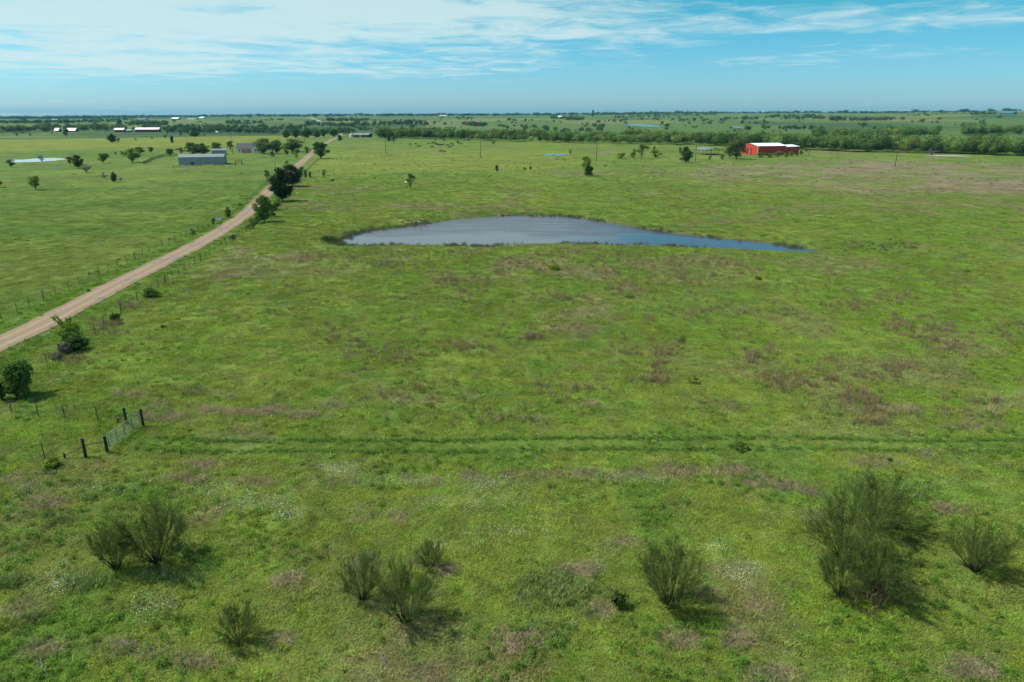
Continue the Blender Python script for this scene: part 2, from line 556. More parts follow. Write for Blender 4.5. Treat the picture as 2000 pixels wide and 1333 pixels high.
simple('white_tank', (0.82, 0.83, 0.82), 0.4, var=0.05)
simple('silo_dark', (0.035, 0.05, 0.055), 0.5, metal=0.2, var=0.15)
simple('driftwood', (0.42, 0.40, 0.37), 0.9, var=0.35, scale=3, bump=0.3)
simple('insulator', (0.30, 0.32, 0.32), 0.4)
simple('pale_gravel', (0.42, 0.38, 0.33), 0.95, var=0.15, scale=0.5)
simple('trough_white', (0.66, 0.68, 0.70), 0.6, var=0.1)
for nm, colr in (('hide_black', (0.016, 0.014, 0.013)), ('hide_brown', (0.10, 0.038, 0.020)), ('hide_red', (0.24, 0.075, 0.035)), ('hide_cream', (0.52, 0.42, 0.31))):
    simple(nm, colr, 0.8, var=0.25, scale=1.5, spec=0.2)

def ground_mat():
    m, t, b = material('pasture')
    at = N(t, 'ShaderNodeAttribute', attribute_type='GEOMETRY', attribute_name='cover')
    g = N(t, 'ShaderNodeNewGeometry')
    n1 = noise_n(t, g.outputs['Position'], 0.55, 6, 0.66)
    n2 = noise_n(t, g.outputs['Position'], 3.2, 5, 0.7)
    n3 = noise_n(t, g.outputs['Position'], 0.09, 4, 0.6)
    v = math_n(t, 'MULTIPLY', map_n(t, n1, 0.25, 0.75, 0.68, 1.34, False), map_n(t, n2, 0.25, 0.75, 0.72, 1.28, False))
    v = math_n(t, 'MULTIPLY', v, map_n(t, n3, 0.3, 0.7, 0.74, 1.26, False))
    v = math_n(t, 'MULTIPLY', v, map_n(t, noise_n(t, g.outputs['Position'], 0.028, 5, 0.65), 0.3, 0.7, 0.82, 1.18, False))
    hsv = N(t, 'ShaderNodeHueSaturation')
    L(t, at.outputs['Color'], hsv.inputs['Color'])
    L(t, v, hsv.inputs['Value'])
    n4 = noise_n(t, g.outputs['Position'], 0.35, 5, 0.65)
    straw = map_n(t, n4, 0.54, 0.72, 0.0, 0.55)
    col = mix_c(t, straw, hsv.outputs[0], (0.135, 0.125, 0.066))
    L(t, col, b.inputs['Base Color'])
    b.inputs['Roughness'].default_value = 0.95
    b.inputs['Specular IOR Level'].default_value = 0.08
    bn = N(t, 'ShaderNodeBump'); bn.inputs['Strength'].default_value = 0.9; bn.inputs['Distance'].default_value = 0.35
    hh = math_n(t, 'ADD', math_n(t, 'MULTIPLY', n1, 0.8), math_n(t, 'MULTIPLY', n2, 0.35))
    L(t, hh, bn.inputs['Height']); L(t, bn.outputs[0], b.inputs['Normal'])
    return m
def road_mat():
    m, t, b = material('gravel_road')
    at = N(t, 'ShaderNodeAttribute', attribute_type='GEOMETRY', attribute_name='lane')
    g = N(t, 'ShaderNodeNewGeometry')
    n1 = noise_n(t, g.outputs['Position'], 0.7, 6, 0.65)
    n2 = noise_n(t, g.outputs['Position'], 5.0, 4, 0.7)
    n3 = noise_n(t, g.outputs['Position'], 0.11, 3, 0.6)
    s = N(t, 'ShaderNodeSeparateXYZ'); L(t, at.outputs['Vector'], s.inputs[0])
    # wheel tracks packed paler, loose ridge between
    a = math_n(t, 'ABSOLUTE', s.outputs['X'])
    tr = math_n(t, 'ABSOLUTE', math_n(t, 'SUBTRACT', a, 0.42))
    trk = map_n(t, tr, 0.06, 0.24, 1.0, 0.0)
    c = mix_c(t, math_n(t, 'MULTIPLY', trk, 0.75), (0.215, 0.160, 0.108), (0.285, 0.226, 0.163))
    c = mix_c(t, map_n(t, n1, 0.4, 0.7, 0, 0.7), c, (0.225, 0.165, 0.110))
    wet = math_n(t, 'MULTIPLY', map_n(t, n3, 0.50, 0.60, 0, 1), map_n(t, n1, 0.45, 0.58, 0, 0.9))
    c = mix_c(t, wet, c, (0.135, 0.125, 0.120))
    hsv = N(t, 'ShaderNodeHueSaturation'); L(t, c, hsv.inputs['Color'])
    L(t, map_n(t, n2, 0.25, 0.75, 0.84, 1.16, False), hsv.inputs['Value'])
    L(t, hsv.outputs[0], b.inputs['Base Color'])
    b.inputs['Roughness'].default_value = 0.95
    b.inputs['Specular IOR Level'].default_value = 0.1
    bn = N(t, 'ShaderNodeBump'); bn.inputs['Strength'].default_value = 0.5; bn.inputs['Distance'].default_value = 0.08
    L(t, n2, bn.inputs['Height']); L(t, bn.outputs[0], b.inputs['Normal'])
    return m
def water_mat(name='water', body=(0.052, 0.053, 0.066), ripple=True):
    m, t, b = material(name)
    g = N(t, 'ShaderNodeNewGeometry')
    s = N(t, 'ShaderNodeSeparateXYZ'); L(t, g.outputs['Position'], s.inputs[0])
    b.inputs['Base Color'].default_value = (*body, 1)
    b.inputs['IOR'].default_value = 1.33
    b.inputs['Specular IOR Level'].default_value = 0.5
    mp = N(t, 'ShaderNodeMapping'); mp.inputs['Scale'].default_value = (1.0, 0.45, 1.0)
    L(t, g.outputs['Position'], mp.inputs['Vector'])
    n1 = noise_n(t, mp.outputs[0], 0.9, 5, 0.62)
    n2 = noise_n(t, g.outputs['Position'], 0.05, 3, 0.5)
    if ripple:
        # the breeze ruffles the far two thirds, the near lee shore lies calm
        yy = math_n(t, 'ADD', s.outputs['Y'], math_n(t, 'MULTIPLY', math_n(t, 'SUBTRACT', n2, 0.5), 26.0))
        wind = map_n(t, yy, 158.0, 166.0, 0.0, 1.0)
    else:
        wind = math_n(t, 'MULTIPLY', n2, 0.5)
    mp2 = N(t, 'ShaderNodeMapping'); mp2.inputs['Scale'].default_value = (0.10, 0.55, 1.0)
    L(t, g.outputs['Position'], mp2.inputs['Vector'])
    n3 = noise_n(t, mp2.outputs[0], 1.0, 5, 0.65)
    wind = math_n(t, 'MULTIPLY', wind, map_n(t, n3, 0.3, 0.7, 0.35, 1.4, False))
    L(t, map_n(t, wind, 0, 1, 0.08, 0.30, False), b.inputs['Roughness'])
    bn = N(t, 'ShaderNodeBump')
    L(t, map_n(t, wind, 0, 1, 0.05, 0.9, False), bn.inputs['Strength'])
    bn.inputs['Distance'].default_value = 0.10
    L(t, n1, bn.inputs['Height']); L(t, bn.outputs[0], b.inputs['Normal'])
    return m
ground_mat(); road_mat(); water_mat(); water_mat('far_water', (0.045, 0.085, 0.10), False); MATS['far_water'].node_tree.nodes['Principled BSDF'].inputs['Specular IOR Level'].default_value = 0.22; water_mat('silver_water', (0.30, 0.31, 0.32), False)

# ------------------------------------------------------------------ terrain sheet
def make_terrain():
    rs = [3.0]
    while rs[-1] < 10500:
        r = rs[-1]
        rs.append(r + (max(0.9, 0.012 * r) if r < 330 else 0.024 * r))
    rs = np.array(rs)
    ang = np.concatenate([np.linspace(-180, -52, 44, endpoint=False), np.linspace(-52, 52, 640, endpoint=False), np.linspace(52, 180, 44, endpoint=False)])
    ang = np.radians(ang)
    A, RR = np.meshgrid(ang, rs)
    X = RR * np.sin(A); Y = RR * np.cos(A)
    Z = H(X, Y)
    nr, na = X.shape
    V = np.stack([X, Y, Z], -1).reshape(-1, 3)
    V = np.vstack([V, [[0, 0, ground(0, 0)]]])
    i = np.arange(nr - 1)[:, None] * na; j = np.arange(na)[None]; j2 = (np.arange(na)[None] + 1) % na
    F = np.stack([i + j, i + j2, i + na + j2, i + na + j], -1).reshape(-1, 4)[:, ::-1]
    me = new_mesh('ground', V, F, MATS['pasture'], True)
    col = cover(V[:, 0], V[:, 1]) * 0.84
    a = me.attributes.new('cover', 'FLOAT_COLOR', 'POINT')
    a.data.foreach_set('color', np.concatenate([col, np.ones((len(V), 1))], 1).astype(np.float32).ravel())
    o = obj('ground', me)
    tag(o, 'rolling green pasture running out to the horizon', 'ground', kind='structure')
make_terrain()

def ribbon(name, line, half, zoff, mat, label, cat, wob=0.25, cross=9, crown=0.05):
    V = []; Fc = []; at = []
    n = len(line)
    T = unit(np.gradient(line, axis=0))
    for i in range(n):
        nx, ny = T[i][1], -T[i][0]
        for k in range(cross):
            s = -1 + 2 * k / (cross - 1)
            hw = half * (1 + wob * (float(fbm(np.array([i * 0.9]), np.array([s * 3 + (100 if s > 0 else 0)]), 3, 2, 3)[0]) - 0.5))
            x = line[i][0] + nx * s * hw; y = line[i][1] + ny * s * hw
            V.append((x, y, 0)); at.append((s, 0, 0))
    V = np.array(V)
    V[:, 2] = H(V[:, 0], V[:, 1]) + zoff + crown * (1 - np.array(at)[:, 0] ** 2)
    for i in range(n - 1):
        for k in range(cross - 1):
            b = i * cross + k
            Fc.append((b, b + cross, b + cross + 1, b + 1))
    Fc = np.array(Fc)[:, ::-1]
    me = new_mesh(name, V, Fc, mat, True)
    a = me.attributes.new('lane', 'FLOAT_VECTOR', 'POINT')
    a.data.foreach_set('vector', np.array(at, np.float32).ravel())
    me.validate()
    o = obj(name, me)
    # make sure faces look up
    if me.polygons[0].normal.z < 0:
        me.flip_normals()
    return tag(o, label, cat, kind='structure')
rl = spline(road_pts, 1.6)
ribbon('road', rl, 2.35, 0.06, MATS['gravel_road'], 'pale tan gravel road running along the left side between two fences', 'road')
far_road = [ray(*p).xy for p in [(598, 230.5), (606, 231.5), (612, 233), (622, 236), (626, 237.5)]]
ribbon('road', spline([np.array(p) for p in far_road], 12), 4.0, 0.25, MATS['pale_gravel'], 'far pale track on the plain beyond the end of the gravel road', 'road', cross=3, crown=0.1)

def water_sheet(name, poly, z, mat, label):
    n = len(poly)
    V = [(p[0], p[1], z) for p in poly]
    me = new_mesh(name, V, [tuple(range(n))], mat)
    if me.polygons[0].normal.z < 0:
        me.flip_normals()
    o = obj(name, me)
    return tag(o, label, 'pond', kind='structure')
cen = pond_poly.mean(0)
T = np.roll(pond_poly, -1, 0) - np.roll(pond_poly, 1, 0)
nrm = unit(np.stack([T[:, 1], -T[:, 0]], 1))
water_sheet('water', pond_poly + nrm * 2.5, POND_Z, MATS['water'], 'grey blue farm pond lying across the middle of the pasture')
for (nm, a, b, hh, lab), (mid, hx, hy, lev) in zip(pools_px, POOLS):
    pts = []
    for k in range(48):
        t = 2 * math.pi * k / 48
        pts.append((mid[0] + hx * 1.15 * math.cos(t), mid[1] + hy * 1.15 * math.sin(t)))
    water_sheet(nm, np.array(pts), lev, MATS['silver_water'] if a[0] < 100 else MATS['far_water'], lab)

# ------------------------------------------------------------------ scatter (stuff) by geometry nodes
def scatter(name, P, rot, scl, col, protos, label, cat, idx=None):
    me = bpy.data.meshes.new(name)
    me.vertices.add(len(P)); me.vertices.foreach_set('co', np.asarray(P, np.float32).ravel())
    a = me.attributes.new('rot', 'FLOAT_VECTOR', 'POINT'); a.data.foreach_set('vector', np.asarray(rot, np.float32).ravel())
    scl = np.asarray(scl, np.float32)
    if scl.ndim == 1:
        scl = np.repeat(scl[:, None], 3, 1)
    a = me.attributes.new('scl', 'FLOAT_VECTOR', 'POINT'); a.data.foreach_set('vector', scl.ravel())
    a = me.attributes.new('cover', 'FLOAT_COLOR', 'POINT')
    a.data.foreach_set('color', np.concatenate([col, np.ones((len(P), 1))], 1).astype(np.float32).ravel())
    if idx is None:
        idx = rng.integers(0, len(protos), len(P))
    a = me.attributes.new('idx', 'INT', 'POINT'); a.data.foreach_set('value', np.asarray(idx, np.int32))
    o = obj(name, me)
    g = bpy.data.node_groups.new(name + '_scatter', 'GeometryNodeTree')
    g.interface.new_socket('Geometry', in_out='INPUT', socket_type='NodeSocketGeometry')
    g.interface.new_socket('Geometry', in_out='OUTPUT', socket_type='NodeSocketGeometry')
    gi = g.nodes.new('NodeGroupInput'); go = g.nodes.new('NodeGroupOutput')
    iop = g.nodes.new('GeometryNodeInstanceOnPoints')
    jn = g.nodes.new('GeometryNodeJoinGeometry')
    for p in protos:
        oi = g.nodes.new('GeometryNodeObjectInfo'); oi.inputs['Object'].default_value = p; oi.inputs['As Instance'].default_value = True
        g.links.new(oi.outputs['Geometry'], jn.inputs[0])
    def att(nm, ty):
        n = g.nodes.new('GeometryNodeInputNamedAttribute'); n.data_type = ty; n.inputs['Name'].default_value = nm
        return n.outputs['Attribute']
    g.links.new(gi.outputs[0], iop.inputs['Points'])
    g.links.new(jn.outputs[0], iop.inputs['Instance'])
    iop.inputs['Pick Instance'].default_value = True
    g.links.new(att('idx', 'INT'), iop.inputs['Instance Index'])
    g.links.new(att('rot', 'FLOAT_VECTOR'), iop.inputs['Rotation'])
    g.links.new(att('scl', 'FLOAT_VECTOR'), iop.inputs['Scale'])
    g.links.new(iop.outputs[0], go.inputs[0])
    md = o.modifiers.new('scatter', 'NODES'); md.node_group = g
    return tag(o, label, cat, kind='stuff')
def proto(name, me):
    return bpy.data.objects.new(name, me)        # not linked: only a source for scattered stuff

def blades(n, rad, hmin, hmax, wid, lean, mat, seed, tip=0.25):
    """a tuft or sod of tapering, bending blades"""
    g = np.random.default_rng(seed)
    rr = rad * np.sqrt(g.random(n)); th = g.random(n) * 2 * np.pi
    b = np.stack([rr * np.cos(th), rr * np.sin(th), np.full(n, -0.03)], 1)
    az = g.random(n) * 2 * np.pi
    ln = hmin + (hmax - hmin) * g.random(n) ** 1.3
    le = lean * (0.3 + g.random(n))
    dirh = np.stack([np.cos(az), np.sin(az), np.zeros(n)], 1)
    side = np.stack([-np.sin(az), np.cos(az), np.zeros(n)], 1)
    tw = g.random(n) * np.pi; side = side * np.cos(tw)[:, None] + dirh * np.sin(tw)[:, None]
    m = b + dirh * (ln * le * 0.35)[:, None]; m[:, 2] += ln * 0.6
    t = b + dirh * (ln * le)[:, None]; t[:, 2] += ln * (1 - 0.35 * le)
    w_ = wid * (0.6 + 0.8 * g.random(n))[:, None]
    V = np.stack([b - side * w_ * .5, b + side * w_ * .5, m + side * w_ * .42, m - side * w_ * .42, t + side * w_ * tip * .5, t - side * w_ * tip * .5], 1).reshape(-1, 3)
    k = np.arange(n)[:, None] * 6
    F = np.concatenate([k + np.array([[0, 1, 2, 3]]), k + np.array([[3, 2, 4, 5]])], 0)
    return new_mesh('tuft', V, F, mat)

def in_view(x, y, slack=0.06, ymin=18):
    return (np.abs(x) < (0.75 + slack) * (y * CP + CAM_H * SP) + 4) & (y > ymin)
def sample_area(n, r0, r1, power=1.0, half=46):
    """random ground points, density falling as r**-power"""
    u = rng.random(n)
    e = 2 - power
    r = (r0 ** e + u * (r1 ** e - r0 ** e)) ** (1 / e)
    a = np.radians(rng.uniform(-half, half, n))
    x = r * np.sin(a); y = r * np.cos(a)
    return x, y
def clear_of(x, y, pond=0.0, road=2.6):
    rdx = np.interp(y, road_line[:, 1], road_line[:, 0])
    ok = np.abs(x - rdx) > road
    d = np.hypot(x, y)
    sd = np.where((d > 110) & (d < 260), poly_sd(x, y, pond_poly), 99)
    return ok & (sd > pond)
def is_left(x, y):
    return x < np.interp(y, road_line[:, 1], road_line[:, 0]) - 5.6

gm = MATS['grass_inst']
sods = [proto('grass_sod', blades(150, 0.75, 0.07, 0.25, 0.022, 1.1, gm, 100 + i)) for i in range(5)]
tufts = [proto('grass_tuft', blades(46, 0.22, 0.25, 0.62, 0.030, 0.7, gm, 200 + i)) for i in range(4)]
stalks = [proto('dry_tuft', blades(30, 0.30, 0.45, 1.10, 0.021, 0.35, gm, 300 + i)) for i in range(4)]
mats_ = [proto('dry_mat', blades(80, 0.85, 0.12, 0.42, 0.020, 1.7, gm, 400 + i)) for i in range(4)]

def grass():
    x, y = sample_area(92000, 27, 480, 1.1)
    ok = in_view(x, y) & clear_of(x, y, 0.6, 2.5) & (rng.random(len(x)) > sst(np.hypot(x, y), 150, 480))
    x, y = x[ok], y[ok]
    d = np.hypot(x, y)
    left = is_left(x, y)
    col = cover(x, y) * rng.uniform(0.66, 1.36, (len(x), 1)) * np.array([1.06, 1.05, 1.0]) * (1 + rng.normal(0, 0.09, (len(x), 1)) * np.array([[1.6, 0.2, -0.5]])) * (1 + np.where(left, 0.25, 0.68) * (1 - 0.6 * sst(d, 140, 400)))[:, None]
    # some sods are bleached or fresher than their neighbours
    k = rng.random(len(x))
    dk = (k < 0.24) & ~left
    col[dk] = col[dk] * 0.5 + np.array([0.215, 0.175, 0.105]) * rng.uniform(0.7, 1.2, (int(dk.sum()), 1)) * 0.5
    col[k > 0.93] *= np.array([0.8, 1.12, 0.9])
    s = rng.uniform(0.7, 1.25, len(x)) * (0.9 + np.minimum(d, 260) / 330.0)
    hz = np.clip(s, 0, 1.5) * np.where(left, 0.45, 1.0) * (0.65 + 0.7 * fbm(x, y, 4, 2, 15)) * (1 - 0.75 * sst(d, 130, 420))
    inl = np.exp(-((y - lane_y0 + 1.0) / 1.6) ** 2) * (x > -33)
    s = s * (1 - 0.45 * inl); hz = hz * (1 - 0.45 * inl)
    P = np.stack([x, y, H(x, y)], 1)
    rot = np.zeros((len(x), 3)); rot[:, 2] = rng.random(len(x)) * 6.283
    scatter('grass', P, rot, np.stack([s, s, hz], 1), col, sods, 'green pasture grass covering the near fields', 'grass')
grass()

def tall_grass():
    # lush taller tufts: patches, lane edges, verges
    x, y = sample_area(26000, 27, 240, 1.0)
    ok = in_view(x, y) & clear_of(x, y, 0.3, 2.15) & (x > np.interp(y, road_line[:, 1], road_line[:, 0]) - 9)
    x, y = x[ok], y[ok]
    rdx = np.interp(y, road_line[:, 1], road_line[:, 0])
    pr = sst(fbm(x, y, 6, 3, 121), 0.52, 0.68) * (0.7 - 0.45 * sst(y, 60, 100)) + 0.04 + 0.8 * lane_mask(x, y) + 0.75 * np.exp(-((np.abs(x - rdx) - 4.0) / 1.9) ** 2)
    keep = rng.random(len(x)) < pr
    x, y = x[keep], y[keep]
    col = 1.75 * cover(x, y) * rng.uniform(0.8, 1.2, (len(x), 1)) * np.array([0.97, 1.06, 0.85])
    s = rng.uniform(0.5, 0.95, len(x)) * (1 + np.hypot(x, y) / 400)
    P = np.stack([x, y, H(x, y)], 1)
    rot = np.zeros((len(x), 3)); rot[:, 2] = rng.random(len(x)) * 6.283
    scatter('tall_grass', P, rot, np.stack([s * 1.2, s * 1.2, s * .8], 1), col, tufts, 'taller fresh green grass tufts in patches and along the lane', 'grass')
tall_grass()

def lane_rows():
    n = 2600
    x = rng.uniform(-31, 62, n); row = rng.integers(0, 2, n)
    wob = 0.35 * np.sin(x * 0.10) + 0.2 * np.sin(x * 0.31)
    y = lane_y0 + wob - 2.1 * row + rng.normal(0, 0.17, n)
    keep = rng.random(n) < 0.35 + 0.65 * sst(fbm(x, y, 7, 2, 211), 0.35, 0.55)
    x, y = x[keep], y[keep]
    col = np.array([0.145, 0.245, 0.050]) * rng.uniform(0.75, 1.15, (len(x), 1))
    rot = np.zeros((len(x), 3)); rot[:, 2] = rng.random(len(x)) * 6.283
    s = np.stack([rng.uniform(0.5, 0.8, len(x))] * 2 + [rng.uniform(0.3, 0.55, len(x))], 1)
    scatter('lane_grass', np.stack([x, y, H(x, y)], 1), rot, s, col, tufts, 'two rows of taller dark green grass along the wheel tracks of the lane', 'grass')
lane_rows()

def blob(px, py, wpx, hpx, n):
    """gaussian patch of ground points round a photo pixel"""
    q = rng.normal(0, 0.42, (n, 2))
    pts = np.array([flat(px + a * wpx, py + b * hpx) for a, b in q])
    return pts
def dry_stalks():
    # reddish brown bluestem: the belts read from the photograph, each a soft patch (x, y, half width, half height, count)
    patches = [(870, 550, 30, 12, 26), (915, 558, 40, 14, 22), (750, 520, 120, 14, 60), (1020, 520, 120, 16, 60), (1250, 520, 100, 18, 70), (1420, 520, 60, 20, 45),
               (1235, 565, 45, 14, 26), (1110, 585, 40, 8, 20), (1345, 545, 50, 14, 28), (640, 500, 80, 10, 36), (830, 496, 120, 8, 40), (1140, 500, 160, 10, 50),
               (1040, 660, 30, 8, 16), (900, 680, 70, 16, 24), (780, 700, 60, 20, 22), (690, 670, 40, 30, 14), (1470, 690, 40, 22, 20), (1290, 700, 30, 30, 18),
               (1280, 740, 30, 16, 22), (1250, 690, 70, 20, 16), (1520, 740, 60, 26, 40), (1600, 745, 60, 22, 30), (1680, 780, 40, 22, 34), (1710, 815, 30, 20, 22),
               (1760, 720, 40, 20, 20), (1830, 650, 60, 20, 46), (1750, 630, 50, 14, 26), (1850, 685, 50, 16, 18), (1950, 650, 50, 22, 18), (1350, 615, 60, 14, 22),
               (1660, 600, 60, 12, 18), (1750, 580, 40, 12, 18), (650, 655, 50, 20, 12), (560, 600, 100, 40, 14), (340, 560, 60, 20, 12), (210, 640, 30, 14, 22),
               (250, 595, 30, 10, 14), (130, 700, 40, 14, 20), (1100, 760, 60, 14, 14), (960, 820, 50, 16, 10), (800, 770, 60, 20, 14), (1900, 800, 80, 40, 16),
               (1700, 1165, 40, 20, 18), (360, 765, 60, 10, 10), (1480, 600, 200, 40, 40), (1000, 620, 300, 50, 50), (1700, 540, 260, 24, 50)]
    pts = np.vstack([blob(p[0], p[1], p[2] * 1.5, p[3] * 1.5, int(p[4] * 1.5)) for p in patches])
    x, y = pts[:, 0], pts[:, 1]
    ok = clear_of(x, y, 0.2, 3.2) & (y > 22) & (y < 220)
    x, y = x[ok], y[ok]
    k = rng.random((len(x), 1))
    col = np.array([0.215, 0.170, 0.090]) * (1 - k) + np.array([0.310, 0.250, 0.140]) * k
    col = col * rng.uniform(0.8, 1.2, (len(x), 1))
    s = rng.uniform(0.55, 1.1, len(x))
    P = np.stack([x, y, H(x, y)], 1)
    rot = np.stack([rng.normal(0, 0.1, len(x)), rng.normal(0, 0.1, len(x)), rng.random(len(x)) * 6.283], 1)
    scatter('dry_bluestem_grass', P, rot, np.stack([s * 1.5, s * 1.5, s], 1), col, stalks, 'upright reddish brown dry grass clumps in the middle field', 'dry grass')
dry_stalks()

def dry_mats():
    # flattened grey-brown thatch and dead weed mats
    patches = [(260, 768, 40, 7, 14), (330, 790, 60, 8, 16), (330, 815, 45, 9, 34), (410, 800, 50, 6, 14), (480, 806, 60, 6, 30), (530, 800, 30, 9, 16), (600, 812, 50, 6, 26),
               (650, 790, 30, 12, 14), (450, 770, 40, 8, 8), (390, 908, 30, 8, 16), (370, 935, 50, 6, 20), (85, 985, 36, 5, 18), (500, 940, 60, 8, 10), (560, 1130, 34, 12, 14),
               (1480, 940, 60, 14, 30), (1420, 918, 60, 10, 26), (1340, 920, 60, 10, 14), (1585, 965, 18, 5, 8), (1540, 950, 30, 8, 10), (1800, 885, 50, 8, 12), (1700, 905, 60, 8, 12),
               (1850, 1000, 50, 14, 14), (1130, 1110, 50, 12, 18), (1000, 1250, 50, 20, 18), (1180, 1190, 30, 12, 10), (1380, 1160, 30, 8, 10), (1330, 1250, 50, 14, 14),
               (1450, 1250, 40, 18, 14), (1500, 1320, 50, 14, 14), (1890, 1310, 40, 14, 26), (545, 1250, 22, 8, 8), (380, 1290, 60, 14, 14), (250, 1270, 50, 12, 10),
               (100, 1270, 60, 14, 12), (60, 1200, 40, 14, 6), (870, 1110, 20, 6, 10), (700, 1100, 30, 10, 8), (610, 1080, 80, 30, 8), (1040, 820, 30, 8, 8), (1160, 790, 60, 8, 10),
               (1400, 790, 80, 14, 14), (1760, 800, 120, 16, 30), (1900, 830, 60, 10, 14), (1500, 1180, 60, 30, 10), (1230, 1060, 50, 16, 10), (740, 1010, 120, 20, 14),
               (960, 930, 200, 14, 34), (1200, 925, 120, 12, 22), (1600, 1010, 60, 14, 12), (60, 945, 40, 10, 6), (20, 940, 20, 8, 8), (650, 940, 60, 12, 12), (830, 1310, 40, 16, 10)]
    pts = np.vstack([blob(p[0], p[1], p[2] * 1.15, p[3] * 1.15, int(p[4] * 1.7)) for p in patches])
    x, y = pts[:, 0], pts[:, 1]
    ok = clear_of(x, y, 0.2, 3.2) & (y > 20)
    x, y = x[ok], y[ok]
    k = rng.random((len(x), 1))
    col = np.array([0.250, 0.205, 0.125]) * (1 - k) + np.array([0.370, 0.310, 0.190]) * k
    g = rng.random(len(x)) < 0.22
    col[g] = np.array([0.16, 0.18, 0.09])
    col = col * rng.uniform(0.75, 1.15, (len(x), 1))
    s = rng.uniform(0.45, 1.0, len(x))
    P = np.stack([x, y, H(x, y) + 0.02], 1)
    rot = np.stack([rng.normal(0, 0.12, len(x)), rng.normal(0, 0.12, len(x)), rng.random(len(x)) * 6.283], 1)
    scatter('dry_thatch_grass', P, rot, np.stack([s, s, s * rng.uniform(0.9, 1.7, len(x))], 1), col, mats_, 'grey brown mats of flattened dead grass and weeds', 'dry grass')
dry_mats()

def leafy_weed(n, rad, ht, lw, ll, seed, droop=0.5):
    g = np.random.default_rng(seed)
    cen = np.stack([g.normal(0, rad * .5, n), g.normal(0, rad * .5, n), ht * (0.15 + 0.85 * g.random(n) ** 0.8)], 1)
    cen[:, 2] *= np.clip(1.15 - np.hypot(cen[:, 0], cen[:, 1]) / (rad * 1.8), 0.25, 1)
    az = g.random(n) * 6.283
    nor = np.stack([np.cos(az) * droop, np.sin(az) * droop, np.ones(n)], 1) + g.normal(0, .25, (n, 3))
    up = np.stack([np.cos(az), np.sin(az), g.normal(0.1, .4, n)], 1)
    V, F = leaf_quads(cen, nor, up, ll * g.uniform(.6, 1.3, n), lw * g.uniform(.6, 1.3, n))
    return new_mesh('weed', V, F, MATS['grass_inst'])
weeds = [proto('broadleaf_weed', leafy_weed(70, 0.28, 0.45, 0.055, 0.12, 500 + i)) for i in range(4)]
canes = [proto('cane_weed', leafy_weed(46, 0.50, 0.50, 0.034, 0.40, 520 + i, 1.4)) for i in range(3)]
def weeds_():
    x, y = sample_area(12000, 27, 130, 0.9)
    ok = in_view(x, y) & clear_of(x, y, 1, 3.5) & ~is_left(x, y)
    x, y = x[ok], y[ok]
    keep = rng.random(len(x)) < sst(fbm(x, y, 5, 3, 141), 0.50, 0.62) * (1 - 0.8 * sst(y, 45, 75)) + 0.02
    x, y = x[keep], y[keep]
    k = rng.random((len(x), 1))
    col = np.array([0.065, 0.150, 0.022]) * (1 - k) + np.array([0.115, 0.195, 0.032]) * k
    s = rng.uniform(0.5, 1.15, len(x))
    P = np.stack([x, y, H(x, y)], 1)
    rot = np.zeros((len(x), 3)); rot[:, 2] = rng.random(len(x)) * 6.283
    scatter('broadleaf_weeds', P, rot, s, col, weeds, 'bright green broad leaved weeds among the foreground grass', 'weeds')
    # pale glossy cane-like stands
    pat = [(1085, 1150, 75, 28, 150), (330, 1130, 60, 12, 40), (170, 1140, 50, 16, 50), (120, 1020, 40, 16, 30), (30, 1140, 30, 14, 24), (60, 1210, 30, 12, 14), (820, 1090, 14, 10, 10),
           (1080, 1230, 40, 16, 24), (720, 1085, 14, 8, 8), (320, 1010, 24, 8, 8), (130, 800, 20, 8, 6)]
    pts = np.vstack([blob(p[0], p[1], p[2] * 1.35, p[3] * 1.35, p[4]) for p in pat])
    x, y = pts[:, 0], pts[:, 1]
    k = rng.random((len(x), 1))
    col = np.array([0.12, 0.20, 0.045]) * (1 - k) + np.array([0.225, 0.285, 0.105]) * k
    P = np.stack([x, y, H(x, y)], 1)
    rot = np.zeros((len(x), 3)); rot[:, 2] = rng.random(len(x)) * 6.283
    scatter('johnson_grass', P, rot, rng.uniform(0.55, 1.1, len(x)), col, canes, 'pale blue green long bladed grass in dense foreground stands', 'grass')
weeds_()

